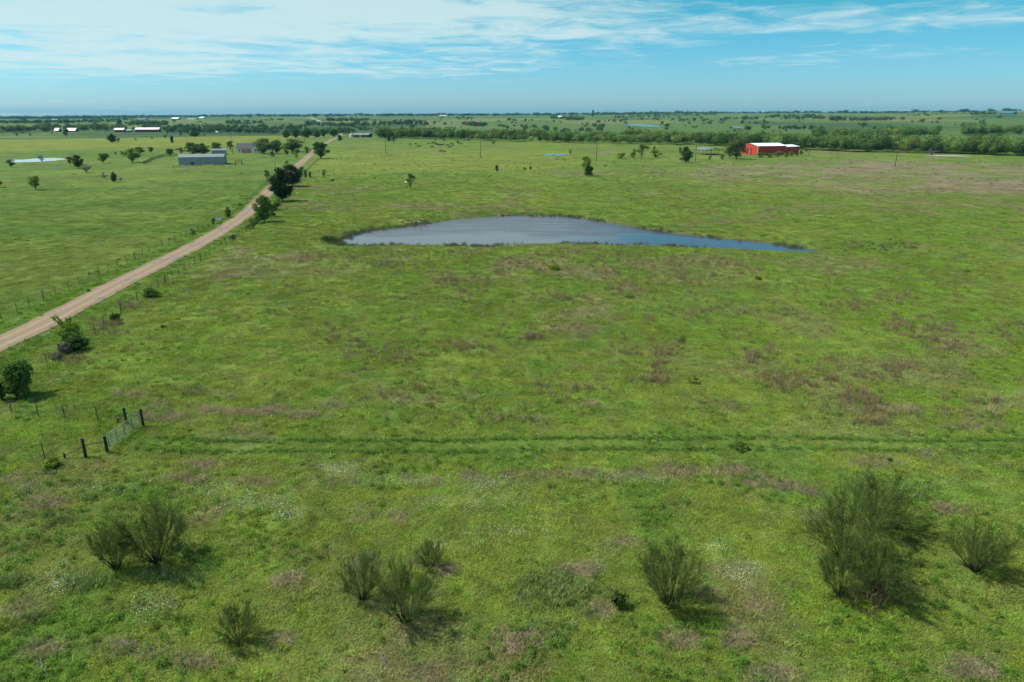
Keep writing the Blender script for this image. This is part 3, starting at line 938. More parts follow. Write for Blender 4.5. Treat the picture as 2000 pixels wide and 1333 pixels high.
def flower_head(seed):
    g = np.random.default_rng(seed)
    n = 15
    cen = np.stack([g.normal(0, .45, n), g.normal(0, .45, n), g.uniform(.2, .4, n)], 1)
    nor = g.normal(0, .45, (n, 3)) + np.array([0, 0, 1.0])
    V, F = leaf_quads(cen, nor, g.normal(0, 1, (n, 3)), np.full(n, .060), np.full(n, .050))
    return new_mesh('flowers', V, F, MATS['grass_inst'])
heads = [proto('flower_sprig', flower_head(600 + i)) for i in range(4)]
def flowers():
    pat = [(660, 920, 60, 10, 60), (800, 940, 120, 14, 60), (960, 950, 90, 14, 60), (500, 985, 120, 20, 90), (560, 1010, 60, 14, 40), (850, 1070, 20, 10, 16), (1440, 1120, 40, 22, 40),
           (1400, 1070, 40, 14, 20), (1250, 940, 140, 16, 50), (420, 960, 80, 14, 34), (110, 1150, 60, 20, 26), (300, 1190, 60, 26, 34), (80, 650, 90, 10, 50), (30, 680, 40, 6, 20),
           (1160, 1090, 80, 20, 20), (1800, 960, 120, 20, 16), (1920, 900, 60, 20, 12), (50, 960, 60, 20, 20), (1000, 1050, 160, 30, 40), (180, 960, 100, 20, 30), (900, 985, 200, 20, 70)]
    pts = np.vstack([blob(*p) for p in pat])
    x, y = pts[:, 0], pts[:, 1]
    ok = clear_of(x, y, 1, 3.0); x, y = x[ok], y[ok]
    col = np.array([0.46, 0.52, 0.36]) * rng.uniform(0.55, 1.15, (len(x), 1))
    P = np.stack([x, y, H(x, y)], 1)
    rot = np.zeros((len(x), 3)); rot[:, 2] = rng.random(len(x)) * 6.283
    scatter('wildflowers', P, rot, rng.uniform(0.6, 1.2, len(x)), col, heads, 'drifts of tiny white wildflowers in the foreground grass', 'wildflowers')
flowers()

def pasture_tufts():
    x, y = sample_area(9000, 130, 520, 0.9)
    ok = in_view(x, y) & clear_of(x, y, 1.5, 4)
    x, y = x[ok], y[ok]
    left = is_left(x, y)
    keep = rng.random(len(x)) < sst(fbm(x, y, 28, 3, 201), 0.42, 0.62) * np.where(left, 0.05, 0.5) + 0.02
    x, y = x[keep], y[keep]
    d = np.hypot(x, y)
    k = rng.random(len(x))
    col = cover(x, y) * rng.uniform(0.7, 1.15, (len(x), 1))
    col[k < .3] = np.array([0.22, 0.18, 0.105]) * rng.uniform(0.7, 1.2, (int((k < .3).sum()), 1))
    col[k > .82] = np.array([0.055, 0.095, 0.022]) * rng.uniform(0.7, 1.2, (int((k > .82).sum()), 1))
    s = rng.uniform(0.6, 1.4, len(x)) * (0.8 + d / 600)
    rot = np.zeros((len(x), 3)); rot[:, 2] = rng.random(len(x)) * 6.283
    scatter('pasture_tufts', np.stack([x, y, H(x, y)], 1), rot, np.stack([s * 1.4, s * 1.4, s * .45], 1), col, tufts, 'coarse grass tufts and weeds speckling the farther pastures', 'grass')
pasture_tufts()

def pond_reeds():
    n = 1500
    t = rng.random(n) * len(pond_poly)
    i = t.astype(int); f = (t - i)[:, None]
    p = pond_poly[i] * (1 - f) + pond_poly[(i + 1) % len(pond_poly)] * f
    p = p + nrm[i] * rng.normal(0.3, 1.1, (n, 1))
    dens = fbm(p[:, 0], p[:, 1], 9, 2, 151)
    keep = rng.random(n) < sst(dens, 0.40, 0.62)
    p = p[keep]
    e = np.array([flat(1640 + 150 * rng.random(), 484 + 5 * rng.normal(), 0) for _ in range(70)])
    p = np.vstack([p, e])
    k = rng.random((len(p), 1))
    col = np.array([0.070, 0.120, 0.032]) * (1 - k) + np.array([0.160, 0.150, 0.090]) * k
    z = np.maximum(H(p[:, 0], p[:, 1]), POND_Z - 0.15)
    s = rng.uniform(0.5, 1.1, len(p))
    rot = np.zeros((len(p), 3)); rot[:, 2] = rng.random(len(p)) * 6.283
    scatter('reeds', np.stack([p[:, 0], p[:, 1], z], 1), rot, np.stack([s * 1.6, s * 1.6, s * 0.85], 1), col, stalks, 'dark reeds and rushes fringing the pond', 'reeds')
pond_reeds()

# ------------------------------------------------------------------ trees and bushes
def tube_set(branches, mat, name, n=5):
    mb = MB()
    for pts, rad in branches:
        mb.tube(pts, rad, n)
    return mb.mesh(name, mat, True)

def tree_proto(kind, seed):
    """trunk and crown meshes for a tree 1 m wide and 1 m high (scaled by its root)"""
    g = np.random.default_rng(seed)
    P = dict(round=dict(nl=20, base=.12, sq=.98, leaf=.040, n=2800, rl=(.13, .21), tr=.026),
             oak=dict(nl=32, base=.03, sq=1.0, leaf=.034, n=4400, rl=(.12, .20), tr=.028),
             open=dict(nl=16, base=.28, sq=.95, leaf=.036, n=1500, rl=(.10, .17), tr=.022),
             dense=dict(nl=44, base=.0, sq=1.05, leaf=.034, n=5600, rl=(.13, .20), tr=.026),
             shrub=dict(nl=14, base=.0, sq=1.0, leaf=.050, n=1700, rl=(.13, .22), tr=.018),
             bare=dict(nl=18, base=.10, sq=.95, leaf=.030, n=700, rl=(.10, .18), tr=.022))[kind]
    lobes = []
    tries = 0
    while len(lobes) < P['nl'] and tries < 4000:
        tries += 1
        zc = P['base'] + (1 - P['base']) * .5; hz = (1 - P['base']) * .5
        r = g.uniform(*P['rl'])
        zr = g.uniform(-.98, .96)
        if kind in ('oak', 'dense', 'shrub'):
            prof = (1 - abs(zr) ** 2.4) ** .5 if zr > 0 else 1 - .42 * abs(zr) ** 3
        else:
            prof = (1 - abs(zr) ** 2.2) ** .5
        an = g.uniform(0, 6.283); rr = math.sqrt(g.random()) * prof
        wob = 1 + .22 * math.sin(2 * an + seed) + .12 * math.sin(3 * an + 2 * seed)
        c = np.array([math.cos(an) * rr * wob * (.52 - r * .8), math.sin(an) * rr * wob * (.52 - r * .8), zc + zr * (hz - r * .75) * P['sq']])
        if c[2] < P['base'] + r * .3 and kind not in ('shrub', 'dense', 'oak'):
            continue
        if all(np.linalg.norm(c - q[0]) > .55 * min(r, q[1]) for q in lobes):
            lobes.append((c, r))
    per = P['n'] // len(lobes)
    cs, ns = [], []
    for c, r in lobes:
        v = unit(g.normal(0, 1, (per, 3)))
        v[:, 2] = np.where(v[:, 2] < -.35, -v[:, 2], v[:, 2])
        rad = r * (g.random(per) ** .35) * g.uniform(.85, 1.15, per)
        lump = 1 + .25 * np.sin(v[:, 0] * 7 + c[0] * 40) * np.sin(v[:, 2] * 8 + c[1] * 31)
        cs.append(c + v * (rad * lump)[:, None]); ns.append(v + g.normal(0, .55, (per, 3)))
    cs = np.vstack(cs); ns = np.vstack(ns)
    cs[:, 2] = np.maximum(cs[:, 2], .02)
    lf = P['leaf'] * g.uniform(.6, 1.5, len(cs))
    V, F = leaf_quads(cs, ns, g.normal(0, 1, (len(cs), 3)), lf * 1.35, lf)
    crown = new_mesh('crown_' + kind, V, F, MATS['foliage'])
    br = []
    tb = P['tr']
    lean = g.normal(0, .03, 2)
    fork = max(.10, P['base'] * .8)
    top = np.array([lean[0], lean[1], fork])
    br.append(([(0, 0, -.03), tuple(top * .5), tuple(top)], [tb * 1.3, tb, tb * .85]))
    for c, r in lobes:
        m = top * .45 + c * .55 + np.array([*g.normal(0, .03, 2), -.04])
        br.append(([tuple(top), tuple(m), tuple(c)], [tb * .55, tb * .32, tb * .12]))
        if kind in ('bare', 'open'):
            for _ in range(5 if kind == 'bare' else 2):
                e = c + unit(g.normal(0, 1, 3) + np.array([0, 0, .5])) * r * 1.15
                br.append(([tuple(m), tuple((m + e) / 2 + g.normal(0, .015, 3)), tuple(e)], [tb * .25, tb * .16, tb * .07]))
    trunk = tube_set(br, MATS['grey_bark' if kind == 'bare' else 'bark'], 'trunk_' + kind, 4)
    return trunk, crown
TREES = {k: [tree_proto(k, 1000 + 31 * i + hash(k[0]) % 1 + ord(k[0])) for i in range(3)] for k in ('round', 'oak', 'open', 'dense', 'shrub', 'bare')}
GREENS = dict(bright=(0.160, 0.245, 0.036), mid=(0.105, 0.175, 0.036), dark=(0.062, 0.108, 0.028), olive=(0.130, 0.172, 0.056), grey=(0.150, 0.155, 0.105), dry=(0.17, 0.15, 0.115), cedar=(0.030, 0.052, 0.018))
_tn = [0]
def tree(px, py, ytop, wpx, kind, tone, label, cat='tree', group=None, name=None, depth=1.0):
    P = ray(px, py)
    h = max(zpx(P, ytop), 0.4); wd = wpx * mpp(P)
    _tn[0] += 1
    tr, cr = TREES[kind][_tn[0] % 3]
    root = empty(name or ('shrub' if kind == 'shrub' else 'tree'), P, random.uniform(0, 6.28), (wd, wd * depth, h))
    a = obj('trunk', tr, root); b = obj('crown', cr, root)
    c = GREENS[tone]
    j = random.uniform(.9, 1.12)
    b.color = (c[0] * j, c[1] * j, c[2] * j, 1)
    return tag(root, label, cat, group)

T_ = [
 # ---- left pasture
 (70, 371, 344, 28, 'round', 'bright', 'lone bushy tree on a short trunk in the left pasture nearest the silvery pond foreground'),
 (-1, 366, 345, 18, 'round', 'bright', 'bushy tree cut by the left edge of the picture'),
 (22, 327, 312, 16, 'round', 'mid', 'small round tree in front of the left end of the silvery pond'),
 (82, 317, 302, 15, 'bare', 'grey', 'bare grey tree in front of the silvery pond'),
 (139, 326, 306, 18, 'open', 'dark', 'dark twiggy tree at the right tip of the silvery pond'),
 (154, 329, 303, 22, 'dense', 'dark', 'dark dense tree behind the grey thicket near the silvery pond'),
 (169, 337, 320, 32, 'bare', 'grey', 'wide grey leafless thicket below the dark tree near the silvery pond'),
 (202, 319, 299, 27, 'round', 'bright', 'bright spreading tree between the grey thicket and the pair of trees'),
 (259, 318, 289, 32, 'round', 'bright', 'largest bright tree of the pair left of the grey barn'),
 (274, 302, 287, 19, 'round', 'mid', 'smaller tree behind the largest bright tree left of the grey barn'),
 (295, 299, 287, 13, 'round', 'mid', 'small umbrella shaped tree with a long shadow left of the grey barn'),
 (239, 304, 295, 8, 'round', 'mid', 'tiny stalked tree left of the bright pair in the left pasture'),
 (226, 302, 297, 6, 'shrub', 'mid', 'tiny round shrub beside the tiny stalked tree in the left pasture'),
 (223, 356, 337, 15, 'dense', 'dark', 'dark little tree among bare twigs in the left pasture'),
 (203, 349, 336, 20, 'bare', 'grey', 'bare grey twigs left of the dark little tree'),
 (236, 354, 346, 14, 'bare', 'grey', 'low bare grey brush right of the dark little tree'),
 (220, 279, 262, 18, 'dense', 'dark', 'dark round tree in the field below the red roofed farm barns'),
 (232, 278, 270, 8, 'shrub', 'mid', 'small shrub just right of the dark round tree in the left field'),
 (337, 280, 266, 8, 'dense', 'dark', 'narrow dark tree by itself in the field above the grey barn'),
 (130, 269, 250, 14, 'round', 'mid', 'tree with a clear trunk in front of the white roofed farmhouses'),
 (33, 266, 260, 6, 'shrub', 'dark', 'small dark shrub at the far edge of the left field, leftmost'),
 (59, 266, 261, 6, 'shrub', 'mid', 'small green shrub at the far edge of the left field, second from left'),
 (102, 263, 258, 4, 'shrub', 'dark', 'tiny dark shrub at the far edge of the left field below the farmhouses'),
 (265, 275, 271, 5, 'shrub', 'mid', 'shrub on the faint hedge line in the left field, nearest the dark round tree'),
 (297, 272, 268, 5, 'shrub', 'mid', 'shrub in the middle of the faint hedge line in the left field'),
 (323, 271, 264, 6, 'round', 'mid', 'small tree at the right end of the faint hedge line in the left field'),
 (328, 265, 252, 9, 'open', 'mid', 'thin tree right of the long red barn on the left crest'),
 (354, 266, 258, 7, 'round', 'mid', 'small tree on the crest left of the dark clump above the grey barn'),
 (380, 268, 256, 22, 'dense', 'dark', 'dark wide clump of tree on the crest above the grey barn'),
 (399, 266, 261, 6, 'shrub', 'mid', 'small shrub on the crest right of the dark wide clump'),
 # ---- farmyard
 (332, 305, 290, 20, 'round', 'mid', 'round tree left of the grey barn behind the dark fence'),
 (354, 303, 288, 20, 'open', 'olive', 'greyish tree touching the left end of the grey barn roof'),
 (376, 303, 278, 34, 'oak', 'mid', 'broad green tree rising behind the middle of the grey barn'),
 (398, 303, 280, 26, 'oak', 'dark', 'dark tree behind the right half of the grey barn'),
 (424, 301, 278, 24, 'oak', 'mid', 'green tree behind the small grey shed'),
 (452, 297, 275, 21, 'open', 'olive', 'greyish round tree between the grey shed and the white farmhouse'),
 (517, 301, 270, 46, 'oak', 'olive', 'big olive green yard tree right of the white farmhouse'),
 (541, 301, 273, 26, 'oak', 'mid', 'yard tree second to the right of the white farmhouse'),
 (572, 297, 271, 48, 'oak', 'olive', 'big spreading yard tree beside the utility pole near the road'),
 (532, 307, 296, 13, 'shrub', 'dark', 'dark shrub in front of the yard trees beside the white farmhouse'),
 (560, 303, 292, 13, 'shrub', 'mid', 'green shrub under the big spreading yard tree'),
 (580, 309, 291, 16, 'shrub', 'bright', 'bright shrub on the road bank below the big spreading yard tree'),
 (600, 300, 287, 14, 'shrub', 'mid', 'shrub on the road bank where the road goes behind the tree'),
 (626, 310, 277, 36, 'oak', 'dark', 'big rounded tree right of the gravel road with a long shadow'),
 (560, 321, 314, 8, 'shrub', 'mid', 'lone small shrub left of the road above the dark roadside trees'),
 # ---- row beyond the farmyard
 (560, 271, 254, 20, 'oak', 'dark', 'first dark tree of the row behind the yard trees, counted from the left'),
 (578, 271, 252, 20, 'oak', 'dark', 'second dark tree of the row behind the yard trees'),
 (600, 271, 251, 26, 'oak', 'dark', 'third and widest dark tree of the row behind the yard trees'),
 (619, 270, 255, 16, 'oak', 'dark', 'fourth dark tree of the row behind the yard trees'),
 (633, 269, 255, 13, 'oak', 'dark', 'fifth and narrowest dark tree of the row behind the yard trees'),
 (653, 268, 252, 20, 'oak', 'dark', 'dark rounded tree at the far bend of the gravel road'),
 (664, 276, 264, 10, 'dense', 'dark', 'narrow dark tree just right of the far road bend'),
 # ---- roadside
 (552, 393, 330, 50, 'dense', 'cedar', 'large dark roadside tree nearest the road bend'),
 (571, 364, 322, 40, 'dense', 'cedar', 'dark roadside tree behind the large dark one'),
 (582, 352, 330, 16, 'dense', 'dark', 'small dark tree at the back of the dark roadside trees'),
 (543, 398, 386, 19, 'shrub', 'bright', 'bright shrub at the foot of the large dark roadside tree'),
 (516, 434, 382, 40, 'dense', 'mid', 'green leafy roadside tree in front of the large dark one'),
 (533, 424, 399, 20, 'shrub', 'dark', 'dark shrub at the right side of the green leafy roadside tree'),
 (503, 438, 420, 18, 'shrub', 'mid', 'low shrub under the green leafy roadside tree on the fence line'),
 (486, 448, 437, 19, 'shrub', 'bright', 'bright low shrub on the right fence line below the roadside trees'),
 (456, 468, 459, 16, 'shrub', 'dark', 'dark low shrub on the right fence line in front of the pond level'),
 (495, 446, 428, 16, 'shrub', 'mid', 'rounded shrub on the right fence line between the bright low shrub and the leafy tree'),
 (540, 412, 396, 22, 'shrub', 'dark', 'dark shrub between the green leafy tree and the large dark roadside tree'),
 (590, 343, 326, 16, 'shrub', 'mid', 'shrub behind the dark roadside trees where the cross fence starts'),
 (446, 426, 405, 13, 'dense', 'mid', 'upright shrub on the left fence line beside the road'),
 (418, 438, 426, 10, 'shrub', 'dark', 'small dark shrub on the left fence line below the upright shrub'),
 (469, 403, 397, 7, 'shrub', 'dark', 'tiny dark shrub on the left fence line above the upright shrub'),
 (377, 459, 448, 14, 'shrub', 'olive', 'greyish low shrub on the left fence line, nearest one'),
 (522, 355, 332, 15, 'open', 'mid', 'spindly tree on the left fence line left of the dark roadside trees'),
 (597, 348, 334, 7, 'dense', 'mid', 'left of two small trees at the start of the cross fence'),
 (606, 348, 335, 6, 'dense', 'mid', 'right of two small trees at the start of the cross fence'),
 (633, 347, 331, 10, 'round', 'bright', 'lone small tree on the cross fence right of the road'),
 (650, 354, 350, 10, 'shrub', 'dark', 'low dark weed clump below the cross fence'),
 # ---- middle field
 (803, 371, 338, 20, 'open', 'mid', 'thin small tree beside the cream cow above the pond'),
 (970, 336, 323, 11, 'shrub', 'dark', 'small round bush alone in the middle field'),
 (1024, 333, 327, 9, 'shrub', 'mid', 'low bush right of the lone round bush'),
 (1036, 333, 324, 4, 'dense', 'dark', 'tiny narrow bush beside the low bush in the middle field'),
 (1143, 344, 304, 29, 'open', 'bright', 'tree with airy bright crown in the middle field above the pond'),
 (1151, 344, 325, 21, 'dense', 'dark', 'dark round shrub at the foot of the airy tree'),
 (1182, 326, 320, 12, 'bare', 'dry', 'low bare brush right of the airy tree'),
 (1214, 310, 298, 25, 'shrub', 'bright', 'wide low shrub left of the forked tree in the middle field'),
 (1237, 309, 296, 17, 'shrub', 'bright', 'low shrub touching the forked tree on its left'),
 (1253, 311, 281, 30, 'open', 'mid', 'forked tree with a clear trunk between low round shrubs'),
 (1280, 309, 292, 26, 'shrub', 'bright', 'wide round shrub right of the forked tree'),
 (1278, 293, 286, 8, 'shrub', 'olive', 'small shrub behind the wide round shrub right of the forked tree'),
 (1339, 318, 287, 27, 'dense', 'dark', 'dense dark tree beside the utility pole left of the open shelter'),
 (1328, 303, 286, 9, 'open', 'olive', 'small olive tree behind the dense dark tree'),
 (1114, 303, 291, 10, 'bare', 'dry', 'bare tree at the right end of the small blue stock pond'),
 (770, 281, 266, 17, 'open', 'dark', 'dark leaning tree near the first utility pole in the far pasture'),
 (760, 277, 266, 9, 'dense', 'dark', 'dark tree just behind the first utility pole in the far pasture'),
 (894, 281, 275, 7, 'shrub', 'dark', 'small dark bush right of the cattle herd'),
 (915, 276, 271, 7, 'shrub', 'dark', 'small dark bush against the creek wood right of the herd'),
 (964, 282, 276, 10, 'shrub', 'olive', 'low bush in the far pasture right of the second utility pole'),
 (850, 275, 271, 6, 'shrub', 'dark', 'small bush against the creek wood behind the herd'),
 (867, 275, 272, 9, 'shrub', 'dark', 'wide low bush against the creek wood behind the herd'),
 # ---- red barn yard
 (1438, 311, 264, 43, 'oak', 'olive', 'big grey green tree in front of the left end of the red barn'),
 (1425, 309, 272, 24, 'oak', 'mid', 'tree at the left side of the big grey green tree by the red barn'),
 (1386, 314, 304, 8, 'shrub', 'mid', 'small bush in front of the open shelter'),
 (1411, 313, 302, 11, 'shrub', 'mid', 'bush in front of the right end of the open shelter'),
 (1484, 308, 298, 18, 'shrub', 'mid', 'first hedge bush along the red barn, counted from the left'),
 (1502, 308, 299, 22, 'shrub', 'mid', 'second hedge bush along the red barn'),
 (1520, 307, 296, 20, 'shrub', 'olive', 'third hedge bush along the red barn, tall and rounded'),
 (1534, 307, 299, 16, 'shrub', 'bright', 'fourth hedge bush along the red barn'),
 (1545, 306, 296, 12, 'shrub', 'bright', 'fifth hedge bush along the red barn, bright and tall'),
 (1555, 305, 300, 8, 'shrub', 'mid', 'sixth hedge bush along the red barn, smallest'),
 (1564, 303, 294, 9, 'shrub', 'dark', 'dark bush at the right corner of the red barn'),
 (1574, 297, 290, 8, 'shrub', 'olive', 'small bush behind the right corner of the red barn'),
 (1819, 304, 290, 16, 'bare', 'dry', 'bare brownish tree at the left end of the pale strip on the right rise'),
]
for r in T_:
    tree(*r[:6], r[6], 'shrub' if r[4] == 'shrub' else 'tree')

# leafy bushes close to the left edge, built denser
def leafy_bush(px, py, ytop, wpx, tone, label, seed, name='bush', n=5200, leaf=0.17, lobes=22, base=.12, spike=False):
    g = np.random.default_rng(seed)
    P = ray(px, py); h = zpx(P, ytop); wd = wpx * mpp(P)
    cs, ns, br = [], [], []
    for i in range(lobes):
        v = unit(g.normal(0, 1, 3)); rr = g.uniform(.3, 1)
        r = g.uniform(.15, .25)
        c = np.array([v[0] * rr * .36 * wd, v[1] * rr * .36 * wd, h * (.06 + .80 * (.46 + v[2] * rr * .46))])
        k = n // lobes
        q = unit(g.normal(0, 1, (k, 3)))
        cs.append(c + q * (r * (g.random(k) ** .4) * g.uniform(.8, 1.25, k))[:, None] * np.array([wd, wd, h * .8])); ns.append(q + g.normal(0, .6, (k, 3)) + np.array([0, 0, .25]))
        m = c * np.array([.4, .4, .5])
        br.append(([(0, 0, -.1), tuple(m), tuple(c)], [.06, .04, .015]))
    if spike:       # a few arching shoots that stick out of the top
        for i in range(6):
            a = g.uniform(0, 6.28); e = np.array([math.cos(a) * wd * .30 - wd * .12, math.sin(a) * wd * .3, h * g.uniform(1.02, 1.16)])
            m = e * np.array([.55, .55, .72])
            br.append(([(0, 0, h * .3), tuple(m), tuple(e)], [.05, .035, .012]))
            k = 46
            t = g.random((k, 1)); pth = m * (1 - t) + e * t
            cs.append(pth + g.normal(0, .10, (k, 3))); ns.append(g.normal(0, 1, (k, 3)))
    cs = np.vstack(cs); ns = np.vstack(ns); cs[:, 2] = np.maximum(cs[:, 2], .05)
    lf = leaf * g.uniform(.6, 1.4, len(cs))
    V, F = leaf_quads(cs, ns, g.normal(0, 1, (len(cs), 3)), lf * 1.3, lf * .8)
    root = empty(name, P)
    cr = obj('crown', new_mesh('crown', V, F, MATS['foliage']), root)
    cr.color = (*GREENS[tone], 1)
    obj('stems', tube_set(br, MATS['bark'], 'stems', 4), root)
    return tag(root, label, 'bush')
leafy_bush(34, 776, 692, 74, 'mid', 'dark leafy bush at the left edge in front of the gravel road', 1, n=6000)
leafy_bush(4, 782, 735, 30, 'mid', 'low leafy bush cut by the left edge below the dark leafy bush', 2, n=2200)
leafy_bush(138, 668, 622, 54, 'bright', 'bright green leafy bush with arching top shoots beside the gravel road', 3, n=4600, spike=True)
leafy_bush(152, 684, 652, 44, 'dark', 'dark shaded bush at the foot of the bright green leafy bush', 4, n=3200)
leafy_bush(127, 690, 668, 34, 'grey', 'grey green low bush at the left foot of the bright leafy bush', 5, n=2400, leaf=.12)
leafy_bush(112, 702, 688, 26, 'grey', 'small grey green bush nearest the camera beside the roadside fence', 6, n=1400, leaf=.12)
leafy_bush(227, 626, 609, 25, 'dark', 'dark grey rounded bush on the fence line right of the road', 7, n=1800, leaf=.12)
leafy_bush(296, 580, 559, 34, 'mid', 'lumpy dark green prickly bush on the fence line further up the road', 8, n=2400, leaf=.16)
leafy_bush(173, 570, 563, 12, 'olive', 'tiny weed bush at the far edge of the gravel road', 9, n=500, leaf=.10)
leafy_bush(319, 640, 633, 14, 'grey', 'tiny dark weed mound in the near field right of the fence bush', 10, n=500, leaf=.10)
leafy_bush(1080, 527, 516, 30, 'bright', 'bright green weed clump in the field just below the pond', 11, n=1200)
leafy_bush(1480, 546, 538, 16, 'mid', 'small dark green weed clump below the right part of the pond', 12, n=600)
leafy_bush(1887, 532, 525, 18, 'bright', 'small bright green weed clump at the far right of the field', 13, n=600)
leafy_bush(1230, 582, 574, 22, 'bright', 'small bright green weed clump in the centre of the field', 14, n=700)
leafy_bush(1353, 747, 736, 26, 'bright', 'deep green weed clump in the right half of the near field', 15, n=900)
leafy_bush(1330, 664, 656, 26, 'bright', 'low deep green weed clump above the other one in the near field', 16, n=700)
leafy_bush(1445, 878, 862, 36, 'mid', 'dark green weed clump growing on the wheel tracks', 17, n=1500, leaf=.12)
leafy_bush(1737, 902, 893, 12, 'dark', 'tiny dark weed just below the wheel tracks on the right', 18, n=400, leaf=.1)
leafy_bush(105, 913, 894, 44, 'bright', 'green grassy mound at the foot of the left gate brace', 19, n=1600, leaf=.12)
leafy_bush(1208, 1186, 1148, 40, 'dark', 'small dark leafy weed left of the middle thorn bush', 20, n=900, leaf=.10)
leafy_bush(640, 472, 459, 40, 'dark', 'dark sedge clump at the left tip of the pond', 21, n=1200, leaf=.2)

# wispy thorn bushes in the foreground: many fine stems fanning up from one root
simple('twig', (0.060, 0.062, 0.030), 0.9, var=0.3, scale=4, spec=0.1)
def thorn_proto(seed, stems=56, spread=0.84):
    """a broom of long straight stems, side shoots and fine leafy twigs"""
    g = np.random.default_rng(seed)
    br, fine = [], []
    gap = g.uniform(0, 6.28)
    for i in range(stems):
        a = g.uniform(0, 6.283)
        tilt = math.tan(R(47) * g.uniform(.03, 1.0) ** .6) * (1 + .18 * math.cos(a - gap))
        d = unit(np.array([math.cos(a) * tilt, math.sin(a) * tilt, 1.0]))
        # stem tips lie on an uneven dome
        A_ = (d[0] ** 2 + d[1] ** 2) / .50 ** 2 + d[2] ** 2 / .44 ** 2
        B_ = -2 * d[2] * .56 / .44 ** 2; C_ = (.56 / .44) ** 2 - 1
        disc = max(B_ * B_ - 4 * A_ * C_, 0)
        ln = (-B_ + math.sqrt(disc)) / (2 * A_) * g.uniform(.72, 1.02)
        p0 = np.array([math.cos(a) * .02, math.sin(a) * .02, -.02])
        bend = np.array([math.cos(a) * -.06, math.sin(a) * -.06, .05]) * g.uniform(.2, 1.5)
        P = [p0 + d * ln * t + bend * t * t + g.normal(0, .006, 3) for t in (0, .3, .55, .8, 1.0)]
        br.append(([tuple(q) for q in P[:4]], [.0046, .0034, .0022, .0012]))
        fine.append((P[3], P[4]))
        for j in range(g.integers(9, 13)):
            t = g.uniform(.34, .99) * 4
            k = min(int(t), 3); q = P[k] + (P[k + 1] - P[k]) * (t - k)
            dj = unit(unit(P[k + 1] - P[k]) + g.normal(0, .34, 3) + np.array([0, 0, .04]))
            l2 = g.uniform(.10, .26) * (1.15 - .5 * t / 4)
            e = q + dj * l2
            fine.append((q, e))
            for m in range(g.integers(4, 7)):
                u = g.uniform(.2, 1.0); o = q + dj * l2 * u
                dm = unit(dj + g.normal(0, .30, 3) + np.array([0, 0, .05]))
                fine.append((o, o + dm * g.uniform(.04, .13)))
    seg = np.array(fine)
    dd = unit(seg[:, 1] - seg[:, 0]); sd = unit(np.cross(dd, g.normal(0, 1, dd.shape)))
    wv = .0011
    V1 = np.stack([seg[:, 0] - sd * wv, seg[:, 0] + sd * wv, seg[:, 1] + sd * wv * .5, seg[:, 1] - sd * wv * .5], 1).reshape(-1, 3)
    F1 = np.arange(len(seg) * 4).reshape(-1, 4)
    per = max(5, int(36000 / len(seg)))
    t = g.random((len(seg), per, 1))
    pts = seg[:, None, 0] * (1 - t) + seg[:, None, 1] * t
    pts = (pts + g.normal(0, .0055, pts.shape)).reshape(-1, 3)
    dirs = (np.repeat(dd[:, None], per, 1) + g.normal(0, .42, (len(seg), per, 3))).reshape(-1, 3)
    V2, F2 = leaf_quads(pts, g.normal(0, 1, pts.shape), dirs, .020 * g.uniform(.6, 1.4, len(pts)), .0032 * g.uniform(.7, 1.4, len(pts)))
    V = np.vstack([V1, V2]); F = np.vstack([F1, F2 + len(V1)])
    return V, F, br
_th = {}
def thorn(px, py, ytop, wpx, seed, label, tone=(0.090, 0.138, 0.036), stems=56):
    if (seed, stems) not in _th:
        V, F, br = thorn_proto(seed, stems)
        lo, hi = np.percentile(V, 2, axis=0), np.percentile(V, 98.5, axis=0)
        sc = np.array([1 / (hi[0] - lo[0]), 1 / (hi[1] - lo[1]), 1 / hi[2]])
        V = V * sc
        br = [([tuple(np.array(p) * sc) for p in pts], [r * sc[0] for r in rad]) for pts, rad in br]
        _th[(seed, stems)] = (new_mesh('twigs', V, F, MATS['foliage']), tube_set(br, MATS['twig'], 'stems', 4))
    me, st = _th[(seed, stems)]
    P = ray(px, py); h = zpx(P, ytop) * .92; wd = wpx * mpp(P) * .85
    root = empty('thorn_bush', P, random.uniform(0, 6.28), (wd, wd, h))
    a = obj('twigs', me, root); a.color = (*tone, 1)
    obj('stems', st, root)
    return tag(root, label, 'bush', 'wispy thorn bushes in the foreground')
thorn(306, 1098, 978, 142, 11, 'large fan shaped wispy bush with dark stems at lower left')
thorn(228, 1113, 1020, 78, 12, 'smaller wispy bush just left of the large fan shaped one')
thorn(468, 1253, 1180, 92, 13, 'small low wispy bush near the bottom, below the large fan shaped one', stems=40)
thorn(708, 1170, 1082, 86, 31, 'slim wispy bush just left of the round wispy bush')
thorn(790, 1216, 1095, 122, 14, 'round wispy bush between the slim bush and its own dark shadow, lower centre')
thorn(842, 1108, 1052, 58, 13, 'small faint wispy bush behind the round wispy bush', stems=40)
thorn(1308, 1182, 1058, 132, 15, 'lone wispy bush with a broad crown right of lower centre')
thorn(1712, 1030, 930, 150, 32, 'rearmost bush of the four bush cluster at lower right')
thorn(1648, 1092, 962, 150, 33, 'left middle bush of the four bush cluster at lower right')
thorn(1640, 1165, 1062, 92, 34, 'front left bush of the four bush cluster at lower right')
thorn(1706, 1168, 1048, 130, 35, 'front right bush of the four bush cluster at lower right')
thorn(1902, 1116, 1018, 112, 36, 'separate wispy bush near the right edge')

